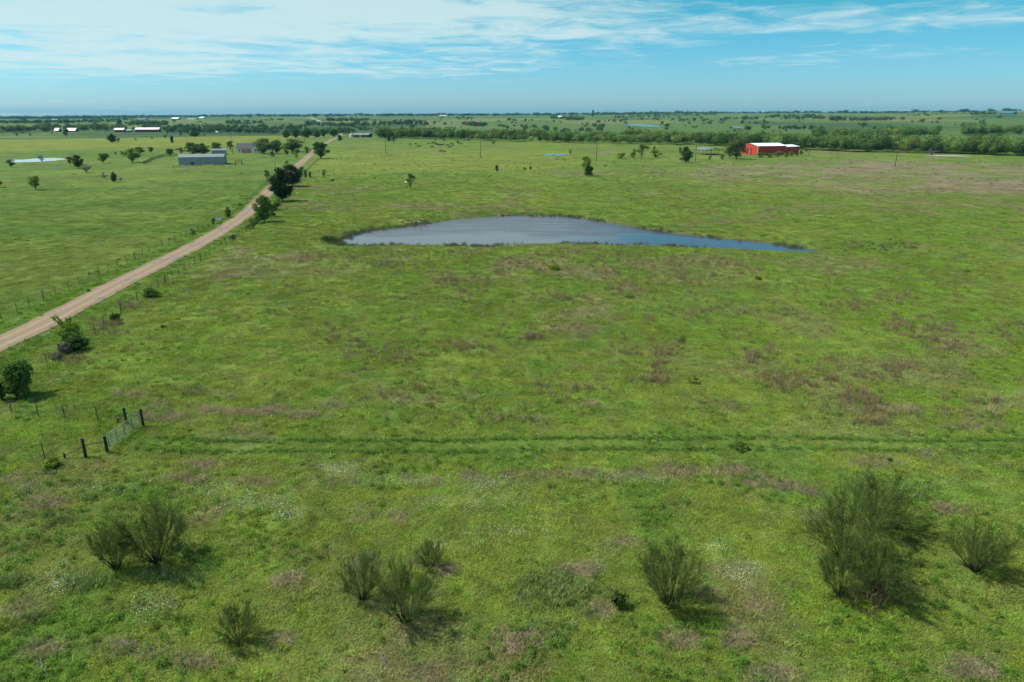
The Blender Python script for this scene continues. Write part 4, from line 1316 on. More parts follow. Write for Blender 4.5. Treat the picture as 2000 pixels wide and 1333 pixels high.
# ------------------------------------------------------------------ far woods
def far_crown(seed, n=720, lobes=11, leaf=.052):
    g = np.random.default_rng(seed)
    cs, ns = [], []
    for i in range(lobes):
        v = unit(g.normal(0, 1, 3)); r = g.uniform(.17, .27); rr = g.uniform(.2, .85)
        c = np.array([v[0] * rr * .33, v[1] * rr * .33, .54 + v[2] * rr * .30])
        k = n // lobes; q = unit(g.normal(0, 1, (k, 3)))
        if i == 0:
            c = np.array([0, 0, .5]); r = .30
        cs.append(c + q * (r * g.uniform(.7, 1.1, k))[:, None]); ns.append(q + g.normal(0, .4, (k, 3)))
    cs = np.vstack(cs); ns = np.vstack(ns); cs[:, 2] = np.maximum(cs[:, 2], .03)
    V, F = leaf_quads(cs, ns, g.normal(0, 1, cs.shape), leaf * g.uniform(.8, 1.6, len(cs)), leaf * g.uniform(.8, 1.3, len(cs)))
    return V, F
wood_protos = []
for i in range(6):
    V, F = far_crown(700 + i)
    wood_protos.append(proto('wood_tree', new_mesh('wood_tree', V, F, MATS['foliage_inst'])))
def strip_points(front, back, n):
    """random ground points between two pixel polylines"""
    A = [ray(*p) for p in front]; B = [ray(*p) for p in back]
    A = np.array([(p.x, p.y) for p in A]); B = np.array([(p.x, p.y) for p in B])
    L_ = np.linspace(0, 1, len(A)); M_ = np.linspace(0, 1, len(B))
    t = rng.random(n); s = rng.random(n)
    a = np.stack([np.interp(t, L_, A[:, 0]), np.interp(t, L_, A[:, 1])], 1)
    b = np.stack([np.interp(t, M_, B[:, 0]), np.interp(t, M_, B[:, 1])], 1)
    return a * (1 - s[:, None]) + b * s[:, None]
def woods(name, pts, hmin, hmax, label, tone=(0.125, 0.210, 0.058), aspect=1.05):
    pts = pts[rng.random(len(pts)) < 0.5 + 0.5 * sst(fbm(pts[:, 0], pts[:, 1], 45, 2, 175), 0.34, 0.5)]
    x, y = pts[:, 0], pts[:, 1]
    h = (hmin + (hmax - hmin) * rng.random(len(x)) ** 1.4) * (0.65 + 0.7 * fbm(x, y, 50, 2, 171))
    k = rng.random((len(x), 1))
    col = np.array(tone) * (0.45 + 0.85 * k) * (1 + rng.normal(0, .1, (len(x), 1)) * np.array([[1.2, 0, -.6]])) * np.where(rng.random((len(x), 1)) < .18, np.array([1.5, 1.35, 1.2]), np.array([1.0, 1.0, 1.0]))
    wdt = h * rng.uniform(.8, 1.25, len(x)) * aspect
    rot = np.zeros((len(x), 3)); rot[:, 2] = rng.random(len(x)) * 6.283
    return scatter(name, np.stack([x, y, H(x, y) - .2], 1), rot, np.stack([wdt, wdt, h], 1), col, wood_protos, label, 'woodland')
def offset_back(front, dist):
    """polyline of world points pushed away from the camera"""
    A = [ray(*p) for p in front]
    return np.array([(p.x, p.y) for p in A]), np.array([(p.x * (1 + dist / p.length), p.y * (1 + dist / p.length)) for p in A])
def belt(front, dist, n):
    A, B = offset_back(front, dist)
    L_ = np.linspace(0, 1, len(A)); t = rng.random(n); s = rng.random(n)[:, None]
    a = np.stack([np.interp(t, L_, A[:, 0]), np.interp(t, L_, A[:, 1])], 1)
    b = np.stack([np.interp(t, L_, B[:, 0]), np.interp(t, L_, B[:, 1])], 1)
    return a * (1 - s) + b * s
creek = [(738, 270), (760, 270.5), (830, 271.5), (900, 273.5), (1000, 277), (1100, 279.5), (1200, 281.5), (1300, 283.5), (1380, 285), (1440, 287), (1520, 290), (1600, 295), (1650, 297),
         (1720, 298.5), (1800, 299.5), (1880, 301.5), (1950, 304.5), (2060, 307)]
woods('creek_woodland', np.vstack([belt(creek, 90, 1150), belt(creek, 14, 420)]), 7, 13, 'dense green belt of creek trees crossing the valley behind the red barn')
woods('hillside_woodland', np.vstack([belt([(1590, 274), (1660, 272), (1740, 270.5), (1830, 268)], 160, 300), belt([(1880, 266), (1940, 264), (2040, 263)], 120, 170),
      belt([(1876, 253), (1915, 252)], 40, 16)]), 8, 13, 'second belt of trees on the right slope above the creek belt')
woods('ridge_woodland', np.vstack([belt([(1075, 234), (1110, 236), (1140, 237)], 300, 90), belt([(1150, 226), (1220, 227), (1300, 226.5), (1400, 226.5)], 500, 330),
      belt([(1620, 237), (1680, 238), (1750, 236.5)], 130, 120), belt([(1520, 236), (1610, 235)], 160, 50), belt([(1410, 235), (1480, 236)], 120, 40),
      belt([(1745, 219.5), (1790, 218.5), (1850, 217), (1910, 216), (2050, 214)], 250, 190), belt([(1895, 227), (1945, 226)], 160, 40),
      belt([(600, 248), (680, 250), (760, 247), (850, 247)], 120, 150), belt([(905, 247), (955, 250)], 160, 60), belt([(640, 240), (720, 238)], 260, 70), belt([(1290, 219.5), (1500, 219.5)], 900, 120)]),
      8, 14, 'scattered dark groves climbing the far slope to the ridge', (0.085, 0.140, 0.048))
woods('hedgerow_woodland', np.vstack([belt([(1160, 240), (1230, 238)], 60, 14), belt([(1200, 232), (1330, 231)], 200, 60), belt([(1320, 239), (1420, 238)], 60, 26), belt([(1440, 243), (1500, 244)], 40, 14),
      belt([(1490, 254), (1590, 255)], 40, 30), belt([(1500, 231), (1600, 229)], 150, 40), belt([(1760, 229), (1830, 227)], 90, 22), belt([(1780, 240), (1835, 243)], 40, 12), belt([(1820, 222), (1900, 221)], 120, 26),
      belt([(980, 237), (1060, 238)], 120, 24), belt([(1010, 250), (1060, 252)], 50, 12), belt([(1060, 258), (1180, 260)], 40, 26), belt([(960, 264), (1060, 268)], 60, 34), belt([(700, 256), (860, 258)], 50, 60),
      belt([(500, 250), (600, 252)], 80, 40), belt([(440, 240), (560, 236)], 200, 26), belt([(760, 240), (830, 241)], 120, 22), belt([(860, 234), (930, 236)], 200, 26)]), 5, 11,
      'broken hedgerows and thickets crossing the far slope fields', (0.085, 0.140, 0.048))
woods('farm_grove_woodland', np.vstack([belt([(-20, 261), (40, 260), (90, 258), (160, 257), (212, 257)], 70, 150), belt([(215, 256), (330, 258), (420, 262)], 40, 50)]), 9, 15,
      'grove of trees round the white roofed farmhouses at the far left', (0.095, 0.155, 0.042))
woods('valley_woodland', np.vstack([belt([(230, 247), (330, 248)], 200, 110), belt([(330, 262), (450, 262), (560, 263), (690, 263)], 200, 420), belt([(430, 246), (520, 244)], 120, 30),
      belt([(0, 243), (130, 243), (260, 237)], 900, 300), belt([(60, 235), (200, 233), (330, 231)], 900, 280)]), 8, 13, 'hazy blue green woods in the low ground behind the left crest', (0.080, 0.135, 0.050))
def horizon():
    n = 5200
    a = np.radians(rng.uniform(-44, 44, n)); r = 3600 + (rng.random(n) ** .8) * 6200
    x = r * np.sin(a); y = r * np.cos(a)
    keep = rng.random(n) < sst(fbm(x, y, 900, 3, 181), .30, .52)
    p = np.stack([x, y], 1)[keep]
    woods('horizon_woodland', p, 11, 19, 'thin teal band of distant woods along the horizon', (0.050, 0.092, 0.040), 2.2)
horizon()

# single trees dotted over the far slope, too small to show parts
far_me = []
for i in range(5):
    V, F = far_crown(760 + i, 420, 8, .075)
    far_me.append(new_mesh('far_tree', V, F, MATS['foliage']))
def dotted(boxes, group, label):
    for (x0, x1, y0, y1, n) in boxes:
        px = py = None
        for _ in range(n):
            if px is None or random.random() < .5:
                px, py = random.uniform(x0, x1), random.uniform(y0, y1)
            else:
                px, py = px + random.gauss(0, 7), min(y1, max(y0, py + random.gauss(0, .8)))
            P = ray(px, py)
            o = obj('far_tree', random.choice(far_me))
            h = 3 + 8 * random.random() ** 1.6; wd = h * random.uniform(.8, 1.9)
            o.location = P - Vector((0, 0, .2)); o.scale = (wd, wd, h); o.rotation_euler[2] = random.uniform(0, 6.28)
            c = random.choice([(0.080, 0.130, 0.045), (0.095, 0.150, 0.050), (0.065, 0.110, 0.042)])
            o.color = (*c, 1)
            tag(o, label, 'tree', group)
for box, where in [((1150, 1225, 232, 250, 18), 'left of the blue lake on the far slope'), ((1285, 1420, 232, 250, 34), 'right of the blue lake on the far slope'),
                   ((1190, 1400, 224, 238, 26), 'between the blue lake and the wooded ridge'), ((1150, 1430, 249, 258, 14), 'just below the blue lake above the creek belt'),
                   ((960, 1150, 236, 252, 26), 'on the upper slope under the dark silo'), ((960, 1150, 252, 272, 18), 'close behind the creek belt under the dark silo'),
                   ((1420, 1600, 224, 240, 20), 'on the upper slope above the long pole shed'), ((1420, 1600, 240, 262, 14), 'around the long pole shed behind the red barn'),
                   ((1600, 1780, 238, 262, 12), 'on the open green hillside right of the long pole shed'), ((1760, 2000, 224, 240, 18), 'on the pale field below the long teal shed'),
                   ((1800, 2000, 240, 262, 12), 'between the pale field and the second belt at far right'), ((620, 800, 232, 246, 20), 'on the plain beyond the far road bend'),
                   ((620, 800, 246, 262, 10), 'behind the low brown ranch building'), ((800, 960, 230, 262, 18), 'on the slope under the radio mast'),
                   ((450, 620, 232, 256, 18), 'on the plain behind the white farmhouse'), ((330, 450, 236, 256, 10), 'on the plain behind the grey barn'), ((180, 330, 236, 246, 12), 'behind the two dark red barns')]:
    dotted([box], 'far trees ' + where, 'small far tree ' + where)

# ------------------------------------------------------------------ fences
post_me = MB().tube([(0, 0, -.3), (0, 0, 1.35)], [.042, .042], 4).mesh('post', MATS['post_steel'])
wood_me = MB().tube([(0, 0, -.3), (0, 0, .8), (.01, .01, 1.5)], [.10, .09, .085], 7).mesh('post', MATS['grey_wood'])
def fence(pts, step, label, wires=(0.35, 0.65, 0.95, 1.22), wood_every=9, dark=False, first=True):
    line = spline(pts, 0.5)
    seg = np.concatenate([[0], np.cumsum(np.linalg.norm(np.diff(line, axis=0), axis=1))])
    s = np.arange(0 if first else step, seg[-1], step)
    xs = np.interp(s, seg, line[:, 0]) + rng.normal(0, .05, len(s)); ys = np.interp(s, seg, line[:, 1]) + rng.normal(0, .05, len(s))
    zs = H(xs, ys)
    root = empty('fence', (xs[0], ys[0], zs[0]))
    for i in range(len(s)):
        o = obj('post', wood_me if wood_every and i % wood_every == 3 else post_me, root)
        o.location = (xs[i] - xs[0], ys[i] - ys[0], zs[i] - zs[0])
        o.rotation_euler = (random.gauss(0, .04), random.gauss(0, .04), random.uniform(0, 6))
        o.scale = (1, 1, random.uniform(.92, 1.08))
    for wz in wires:
        pts_ = [(xs[i] - xs[0], ys[i] - ys[0], zs[i] - zs[0] + wz) for i in range(len(s))]
        MB().tube(pts_, .006, 3).build('wire', MATS['wire_steel'], root)
    return tag(root, label, 'fence')
left_f = [np.array([-70.5, 60.]), np.array([-70.6, 80.])] + [flat(*p) for p in [(16, 618), (70, 593), (132, 566), (207, 532), (268, 505), (342, 471), (400, 446), (440, 428), (472, 405), (500, 380), (520, 358), (545, 335), (565, 318)]]
fence(left_f, 3.4, 'wire fence with steel posts on the left side of the gravel road')
right_f = [flat(*p) for p in [(40, 748), (80, 717), (150, 672), (211, 630), (254, 600), (318, 557), (345, 541), (384, 516), (417, 495), (444, 476), (466, 461), (502, 437), (530, 415), (560, 380), (590, 347), (612, 323), (640, 298)]]
fence(right_f, 3.0, 'wire fence with steel posts between the gravel road and the pond field', wood_every=6)
fence([flat(*p) for p in [(592, 346), (640, 345), (700, 343.5), (800, 341), (900, 338), (1000, 334), (1060, 331)]], 4.5, 'thin cross fence between the pond field and the bright field beyond')
fence([flat(*p) for p in [(87, 897), (40, 900), (-60, 904), (-160, 906)]], 3.6, 'steel post fence running left from the near gate brace', wood_every=0)
fence([flat(*p) for p in [(191, 821), (121, 817), (46, 808), (-20, 800)]], 3.2, 'steel post fence running left from the far gate brace', wood_every=0)
fence([flat(*p) for p in [(1565, 299), (1600, 300), (1650, 301.5), (1690, 302)]], 4.0, 'pale fence right of the red barn', wood_every=2)
fence([flat(*p) for p in [(476, 314), (500, 313), (530, 312.5), (556, 312)]], 3.2, 'yard fence in front of the white farmhouse', wood_every=2)
fence([flat(*p) for p in [(1360, 302), (1390, 302.5), (1415, 302.5)]], 3.4, 'pen fence under the open shelter', wood_every=2)

def rail_pen(pts, step, label, rails=(0.45, 0.85, 1.25), hpost=1.5):
    line = [Vector((p[0], p[1], ground(p[0], p[1]))) for p in pts]
    root = empty('rail_fence', line[0])
    pm = MB().tube([(0, 0, -.3), (0, 0, hpost)], [.10, .09], 6).mesh('post', MATS['dark_wood'])
    for a, b in zip(line[:-1], line[1:]):
        n = max(1, int((b - a).length / step))
        for i in range(n + (b is line[-1])):
            o = obj('post', pm, root); o.location = a.lerp(b, i / n) - line[0]
        for rz in rails:
            MB().tube([a - line[0] + Vector((0, 0, rz)), b - line[0] + Vector((0, 0, rz))], .05, 5).build('rail', MATS['dark_wood'], root)
    return tag(root, label, 'fence')
rail_pen([flat(*p) for p in [(338, 330), (352, 329), (392, 327)]], 3.2, 'dark rail pen fence in front of the left half of the grey barn')
rail_pen([flat(*p) for p in [(419, 326), (460, 324), (460, 319), (472, 317), (472, 323)]], 3.2, 'dark rail pen fence in front of the right end of the grey barn')
rail_pen([flat(*p) for p in [(280, 321), (300, 312), (320, 306), (346, 304)]], 2.2, 'dark timber corral fence left of the grey barn', rails=(.3, .6, .9, 1.2, 1.45))

# ------------------------------------------------------------------ gate and its braces
G0 = Vector((*flat(212, 880), 0)); G1 = Vector((*flat(277, 832), 0))
G0.z = ground(G0.x, G0.y); G1.z = ground(G1.x, G1.y)
d = (G1 - G0); glen = Vector((d.x, d.y, 0)).length; ga = math.atan2(d.y, d.x)
gate = empty('gate', G0, ga)
f = MB()
a0, a1, zb, zt = .18, glen - .18, .28, 1.38
f.tube([(a0, 0, zb), (a0, 0, zt)], .033, 6).tube([(a1, 0, zb), (a1, 0, zt)], .033, 6).tube([(a0, 0, zt), (a1, 0, zt)], .033, 6).tube([(a0, 0, zb), (a1, 0, zb)], .033, 6)
f.build('gate_frame', MATS['gate_paint'], gate, True)
for zr in (.47, .68, .92, 1.15):
    MB().tube([(a0, 0, zr), (a1, 0, zr)], .024, 6).build('rail', MATS['gate_paint'], gate, True)
for q in (.25, .5, .75):
    MB().box(a0 + (a1 - a0) * q - .03, a0 + (a1 - a0) * q + .03, -.036, .036, zb + .035, zt - .035).build('upright', MATS['gate_paint'], gate)
tag(gate, 'grey green tubular steel farm gate standing closed across the grassy lane', 'gate')
def big_post(parent, off, h, r=.115):
    o = MB().tube([(0, 0, -.4), (0, 0, h * .5), (0, 0, h)], [r * 1.05, r, r * .96], 8).build('post', MATS['dark_wood'], parent)
    o.location = off
def brace_set(p_gate, p_end, p_foot, label, hg=1.5, he=1.75):
    root = empty('gate_brace', p_gate)
    e = p_end - p_gate
    big_post(root, (0, 0, 0), hg); big_post(root, e, he)
    MB().tube([Vector((0, 0, 1.05)), e + Vector((0, 0, 1.12))], .05, 6).build('brace_rail', MATS['grey_wood'], root)
    if p_foot is not None:
        ft = p_foot - p_gate
        MB().tube([e + Vector((0, 0, 1.10)), ft + Vector((0, 0, .25))], .05, 6).build('diagonal_rail', MATS['grey_wood'], root)
        o = MB().tube([(0, 0, -.3), (0, 0, .45)], [.08, .075], 6).build('stub_post', MATS['dark_wood'], root); o.location = ft
    return tag(root, label, 'gate post')
def gp(px, py):
    q = flat(px, py); return Vector((q[0], q[1], ground(q[0], q[1])))
brace_set(gp(210, 884), gp(168, 894), gp(127, 896), 'dark timber gate posts with a slanting brace rail at the near end of the gate')
brace_set(gp(280, 832), gp(247, 827), gp(231, 824), 'dark timber gate posts at the far end of the gate', 1.7, 1.6)
lp = empty('post', gp(355, 893)); lp.name = 'marker_post'
MB().tube([(0, 0, -.2), (0, 0, 1.0)], .035, 5).build('shaft', MATS['post_steel'], lp)
tag(lp, 'single short steel post standing alone right of the gate', 'post')

# ------------------------------------------------------------------ buildings
def building(name, pa, pb, y_eave, depth, rise, wall, roof, label, cat='building', over=.4, ridge='x', parts=None, gable_only=False, thick=.12, end_wall=None):
    A = ray(*pa); B = ray(*pb)
    v = B - A; Ln = math.hypot(v.x, v.y); az = math.atan2(v.y, v.x)
    base = min(A.z, B.z) - .3
    he = zpx(A, y_eave)
    root = empty(name, (A.x, A.y, A.z), az)
    zb = base - A.z
    wm = MB()
    if ridge == 'x':
        prof = [(0, zb), (depth, zb), (depth, he), (depth / 2, he + rise), (0, he)]
        wm.prism(prof, 0, Ln)
        wm.build('wall', MATS[wall], root)
        hh = depth / 2 + over; sl = rise / (depth / 2)
        for sgn, y0 in ((1, 0), (-1, depth)):
            ye = y0 - sgn * over; ze = he - sl * over + .03; zr = he + rise + .03
            yc = depth / 2
            pr = [(ye, ze), (yc, zr), (yc, zr + thick), (ye, ze + thick)]
            MB().prism(pr if sgn > 0 else pr[::-1], -over, Ln + over).build('roof', MATS[roof], root)
    else:
        M = Matrix(((0, 1, 0, 0), (1, 0, 0, 0), (0, 0, 1, 0), (0, 0, 0, 1)))
        prof = [(0, zb), (Ln, zb), (Ln, he), (Ln / 2, he + rise), (0, he)]
        wm.prism(prof, 0, depth, M); wm.build('wall', MATS[wall], root)
        sl = rise / (Ln / 2)
        for sgn, x0 in ((1, 0), (-1, Ln)):
            xe = x0 - sgn * over; ze = he - sl * over + .03; zr = he + rise + .03
            pr = [(xe, ze), (Ln / 2, zr), (Ln / 2, zr + thick), (xe, ze + thick)]
            MB().prism(pr if sgn < 0 else pr[::-1], -over, depth + over, M).build('roof', MATS[roof], root)
    tag(root, label, cat)
    return root, Ln, he
# red barn: large hall and lower extension
b, Ln, he = building('red_barn', (1479, 304), (1534, 303), 286.0, 18, 1.5, 'red_metal', 'white_roof', 'large red metal barn with white roof at the right of the middle distance', 'barn', over=.25)
MB().box(-.06, .14, -.06, .10, -.2, he + .02).build('corner_trim', MATS['white_board'], b)
dr = MB().box(-.07, -.005, 6.6, 12.0, -.2, 4.4).build('door', MATS['dark_red'], b)
MB().box(-.11, -.075, 9.2, 9.4, -.1, 4.3).build('door_trim', MATS['white_board'], dr)
b2, L2, h2 = building('red_barn', (1535, 302.6), (1559.5, 301.6), 287.3, 13, 1.0, 'red_metal', 'white_roof', 'lower red extension shed joined to the right end of the red barn', 'barn', over=.25)
# open shelter
def shelter(pa, pb, y_eave, depth, rise, label, mats=('grey_roof', 'grey_wood'), nx=5, ridge='y', name='open_shelter'):
    A = ray(*pa); B = ray(*pb); v = B - A; Ln = math.hypot(v.x, v.y)
    root = empty(name, A, math.atan2(v.y, v.x)); he = zpx(A, y_eave)
    for i in range(nx):
        for yy in (0.3, depth - .3):
            o = MB().box(-.11, .11, -.11, .11, -.4, he).build('post', MATS[mats[1]], root); o.location = (Ln * i / (nx - 1), yy, 0)
    MB().box(-.2, Ln + .2, .2, .4, he - .35, he - .01).build('beam', MATS['dark_wood'], root)
    MB().box(-.2, Ln + .2, depth - .4, depth - .2, he - .35, he - .01).build('beam', MATS['dark_wood'], root)
    if ridge == 'y':
        M = Matrix(((0, 1, 0, 0), (1, 0, 0, 0), (0, 0, 1, 0), (0, 0, 0, 1)))
        for pr in ([(-.5, he), (Ln / 2, he + rise), (Ln / 2, he + rise + .14), (-.5, he + .14)], [(Ln + .5, he), (Ln + .5, he + .14), (Ln / 2, he + rise + .14), (Ln / 2, he + rise)]):
            MB().prism(pr[::-1], -.5, depth + .5, M).build('roof', MATS[mats[0]], root)
    else:
        for pr in ([(-.5, he), (depth / 2, he + rise), (depth / 2, he + rise + .14), (-.5, he + .14)], [(depth + .5, he), (depth + .5, he + .14), (depth / 2, he + rise + .14), (depth / 2, he + rise)]):
            MB().prism(pr, -.5, Ln + .5).build('roof', MATS[mats[0]], root)
    return tag(root, label, 'shelter')
shelter((1378, 303.5), (1412, 303), 293.3, 17, 1.1, 'open sided shelter with pale roof left of the red barn')
# grey barn, shed, farmhouse
b, Ln, he = building('grey_barn', (349.5, 322.5), (438.5, 321), 308.2, 11, 1.3, 'grey_metal', 'grey_roof', 'long grey metal barn in the left middle distance', 'barn', over=.25)
MB().box(6.2, 7.6, -.05, -.004, 0, 1.2).build('door', MATS['dark_wood'], b)
building('grey_shed', (414, 303), (442, 302.5), 294.5, 8, .9, 'grey_metal', 'grey_roof', 'smaller grey shed with pale roof behind the long grey barn', 'shed', over=.2)
b, Ln, he = building('farmhouse', (464, 299), (503, 298.5), 290.5, 9, 3.4, 'white_board', 'shingle', 'white farmhouse with dark grey roof beside the yard trees', 'house', over=.5)
wx = 9.6
M = Matrix(((0, 1, 0, 0), (1, 0, 0, 0), (0, 0, 1, 0), (0, 0, 0, 1)))
MB().prism([(wx, -.3), (wx + 5.6, -.3), (wx + 5.6, he), (wx + 2.8, he + 2.9), (wx, he)], -2.2, 1.0, M).build('gable_wing', MATS['white_board'], b)
for pr in ([(wx - .4, he - .4), (wx + 2.8, he + 2.95), (wx + 2.8, he + 3.1), (wx - .4, he - .25)], [(wx + 6.0, he - .4), (wx + 6.0, he - .25), (wx + 2.8, he + 3.1), (wx + 2.8, he + 2.95)]):
    MB().prism(pr[::-1], -2.6, 4.5, M).build('wing_roof', MATS['shingle'], b)
wd_ = MB().box(wx + 2.2, wx + 3.3, -2.26, -2.205, .9, 2.5).build('window', MATS['window_glass'], b)
MB().box(1.0, 1.9, -.06, -.004, .9, 2.2).build('window', MATS['window_glass'], b)
MB().box(2.9, 3.5, -.06, -.004, .0, 2.2).build('door', MATS['dark_wood'], b)
pc = MB().box(3.6, 8.8, -1.7, -1.55, .2, 2.6).build('porch_panel', MATS['salmon_board'], b)
pc.rotation_euler = (0, 0, 0)
MB().box(3.4, wx - .02, -1.95, -.01, 2.62, 2.74).build('porch_roof', MATS['shingle'], b)
for xx in (3.5, 6.2, 9.0):
    MB().box(xx - .07, xx + .07, -1.85, -1.71, -.2, 2.61).build('porch_post', MATS['white_board'], b)
MB().box(11.4, 12.0, 3.9, 4.6, he + 2.2, he + 4.3).build('chimney', MATS['brown_board'], b)
# low ranch building by the far road bend, with tank
b, Ln, he = building('ranch_house', (690, 268.5), (719, 268.5), 263.5, 12, 1.6, 'brown_board', 'grey_roof', 'low brown ranch building with pale roof at the far end of the road', 'house', over=1.0)
MB().box(8, 10.5, -.06, -.004, .1, 3).build('door', MATS['cream_paint'], b)
MB().box(12.5, 14.5, -.06, -.004, 1, 2.2).build('window', MATS['window_glass'], b)
P = ray(686, 268.5)
tk = empty('water_tank', P)
MB().tube([(0, 0, 0), (0, 0, 3.4), (0, 0, 3.6)], [1.9, 1.9, 1.9], 16).build('tank_shell', MATS['white_tank'], tk, False)
MB().tube([(0, 0, 3.6), (0, 0, 4.1)], [1.95, .2], 16).build('tank_roof', MATS['white_tank'], tk)
tag(tk, 'white water tank at the left end of the low brown ranch building', 'tank')
# left crest farm
building('farm_barn', (223.5, 258.5), (242, 258.5), 254, 14, 3.0, 'dark_red', 'white_roof', 'dark red barn with white roof on the left crest', 'barn')
building('farm_barn', (264, 258.5), (311, 258.5), 253.4, 16, 3.2, 'dark_red', 'white_roof', 'long dark red barn with white roof on the left crest', 'barn')
building('farm_shed', (247, 258.5), (256, 258.5), 254.8, 8, .6, 'brown_board', 'white_roof', 'little shed between the two dark red barns', 'shed')
building('farm_house', (106, 258), (114, 258), 255.4, 12, 4.2, 'brown_board', 'white_roof', 'small house with bright white roof in the left grove', 'house')
building('farm_house', (129, 258), (147, 258), 255.4, 12, 4.2, 'brown_board', 'white_roof', 'wider house with bright white roof in the left grove', 'house')
building('farm_house', (24, 252), (33, 252), 250.4, 9, 2.2, 'brown_board', 'white_roof', 'pale roofed house at the far left among grove trees', 'house')
building('far_shed', (421, 260.5), (432, 260.5), 258.6, 9, 1.4, 'brown_board', 'white_roof', 'white roofed shed on the crest behind the grey barn', 'shed')
# far plain
for (xa, xb, yb, ye, dp, rs, wl, rf, lab) in [
    (335, 348, 234.3, 232.3, 24, 5, 'dark_red', 'white_roof', 'far white roofed barn with dark wall, left one on the plain'),
    (364, 379, 234.2, 232.8, 24, 4, 'grey_metal', 'grey_roof', 'far long grey roofed shed, middle one on the plain'),
    (388, 397, 232.3, 230.6, 24, 4, 'cream_paint', 'white_roof', 'far white house, right one of three on the plain'),
    (269, 284, 235.2, 233.5, 24, 4, 'grey_metal', 'grey_roof', 'far pale shed half hidden by hazy woods at left'),
    (269, 280, 230.2, 229.0, 30, 4, 'grey_metal', 'grey_roof', 'far pale shed behind the other one near the left horizon'),
    (99, 110, 236.5, 235.0, 24, 4, 'brown_board', 'grey_roof', 'far house with blue grey roof above the left grove'),
    (1082, 1092, 232.3, 230.2, 34, 6, 'brown_board', 'white_roof', 'far building with slanting white roof left of the dark silo'),
    (858, 872, 227.2, 226.2, 20, 2, 'cream_paint', 'white_roof', 'far white building below the ridge grove'),
    (928, 935, 241.5, 239.6, 16, 3, 'brown_board', 'red_metal', 'far house with red roof among centre slope trees'),
    (1446, 1454, 220.6, 219.3, 30, 4, 'white_board', 'white_roof', 'far white house on the ridge above the red barn, left one'),
    (1487, 1495, 220.6, 219.2, 30, 4, 'white_board', 'white_roof', 'far white house on the ridge above the red barn, right one'),
    (1765, 1777, 217.6, 216.4, 24, 3, 'salmon_board', 'white_roof', 'far pinkish house in the ridge grove at right'),
    (1952, 1979, 224.0, 220.4, 26, 3, 'teal_metal', 'grey_roof', 'long teal shed on the right ridge'),
]:
    building('far_building', (xa, yb), (xb, yb), ye, dp, rs, wl, rf, lab, 'building', over=.5)
shelter((1433, 255.3), (1464, 255), 251.0, 14, 2.4, 'long pole shed with pale roof on the slope behind the red barn', nx=7, ridge='x', name='pole_shed')
P = ray(1158, 228)
so = empty('silo', P)
hs = zpx(P, 214.5); rs_ = 1.7 * mpp(P)
MB().tube([(0, 0, -1), (0, 0, hs * .9), (0, 0, hs * .91)], [rs_, rs_, rs_], 16).build('silo_wall', MATS['silo_dark'], so)
MB().tube([(0, 0, hs * .91), (0, 0, hs * .97), (0, 0, hs)], [rs_ * 1.02, rs_ * .7, rs_ * .2], 16).build('silo_cap', MATS['silo_dark'], so)
tag(so, 'dark tower silo standing above the wooded ridge', 'silo')
P = ray(926, 226)
ms = empty('radio_mast', P); hm = zpx(P, 212)
for i in range(3):
    a = i * 2.094
    MB().tube([(math.cos(a) * .8, math.sin(a) * .8, -1), (math.cos(a) * .3, math.sin(a) * .3, hm)], [.18, .12], 4).build('mast_leg', MATS['post_steel'], ms)
tag(ms, 'thin radio mast on the horizon left of the silo', 'mast')

# pale gravel strip, white troughs
def slab(name, pts, lab, cat, mat='pale_gravel', zoff=.12):
    V = [(p[0], p[1], ground(p[0], p[1]) + zoff) for p in pts]
    me = new_mesh(name, V, [tuple(range(len(V)))], MATS[mat])
    if me.polygons[0].normal.z < 0: me.flip_normals()
    tag(obj(name, me), lab, cat, kind='structure')
strip = [ray(*p).xy for p in [(1802, 305.6), (1830, 306.4), (1870, 306.8), (1902, 307), (1870, 305.3), (1830, 304.9)]]
slab('gravel_path', strip, 'pale gravel strip on the right rise below the creek belt', 'path', zoff=.3)
def trough(px, py, ln, lab):
    ln *= .7
    P = ray(px, py); r = empty('trough', P, random.uniform(-.2, .2))
    t = MB(); t.box(-ln / 2, ln / 2, -.5, -.42, 0, .55); t.box(-ln / 2, ln / 2, .42, .5, 0, .55); t.box(-ln / 2, -ln / 2 + .08, -.418, .418, 0, .55); t.box(ln / 2 - .08, ln / 2, -.418, .418, 0, .55)
    t.build('trough_wall', MATS['trough_white'], r); MB().box(-ln / 2 + .09, ln / 2 - .09, -.41, .41, .02, .40).build('trough_water', MATS['far_water'], r)
    tag(r, lab, 'trough')
trough(361, 331, 3.2, 'white trough below the left pen fence of the grey barn')
trough(379, 329.5, 3.6, 'white trough at the right end of the left pen fence')
trough(446, 326.5, 3.0, 'white trough below the right pen fence of the grey barn')
trough(107, 325, 3.4, 'white trough lying in the left pasture near the silvery pond')
trough(426, 431, 2.6, 'pale trough beside the left roadside fence')

# driftwood at the pond edge
P = ray(806, 436)
dw = empty('driftwood', P)
g = np.random.default_rng(5)
for i in range(14):
    a = g.uniform(0, 3.14); ln = g.uniform(.8, 2.4); c = Vector((g.normal(0, 2.2) + .5, g.normal(0, 1.0), g.uniform(.1, .7)))
    dv = Vector((math.cos(a), math.sin(a), g.normal(0, .25))) * ln / 2
    MB().tube([c - dv, c + Vector((0, 0, .08)), c + dv], [.13, .11, .05], 5).build('log', MATS['driftwood' if i % 3 else 'bark'], dw, True)
tag(dw, 'heap of bleached driftwood logs on the far bank of the pond', 'driftwood')

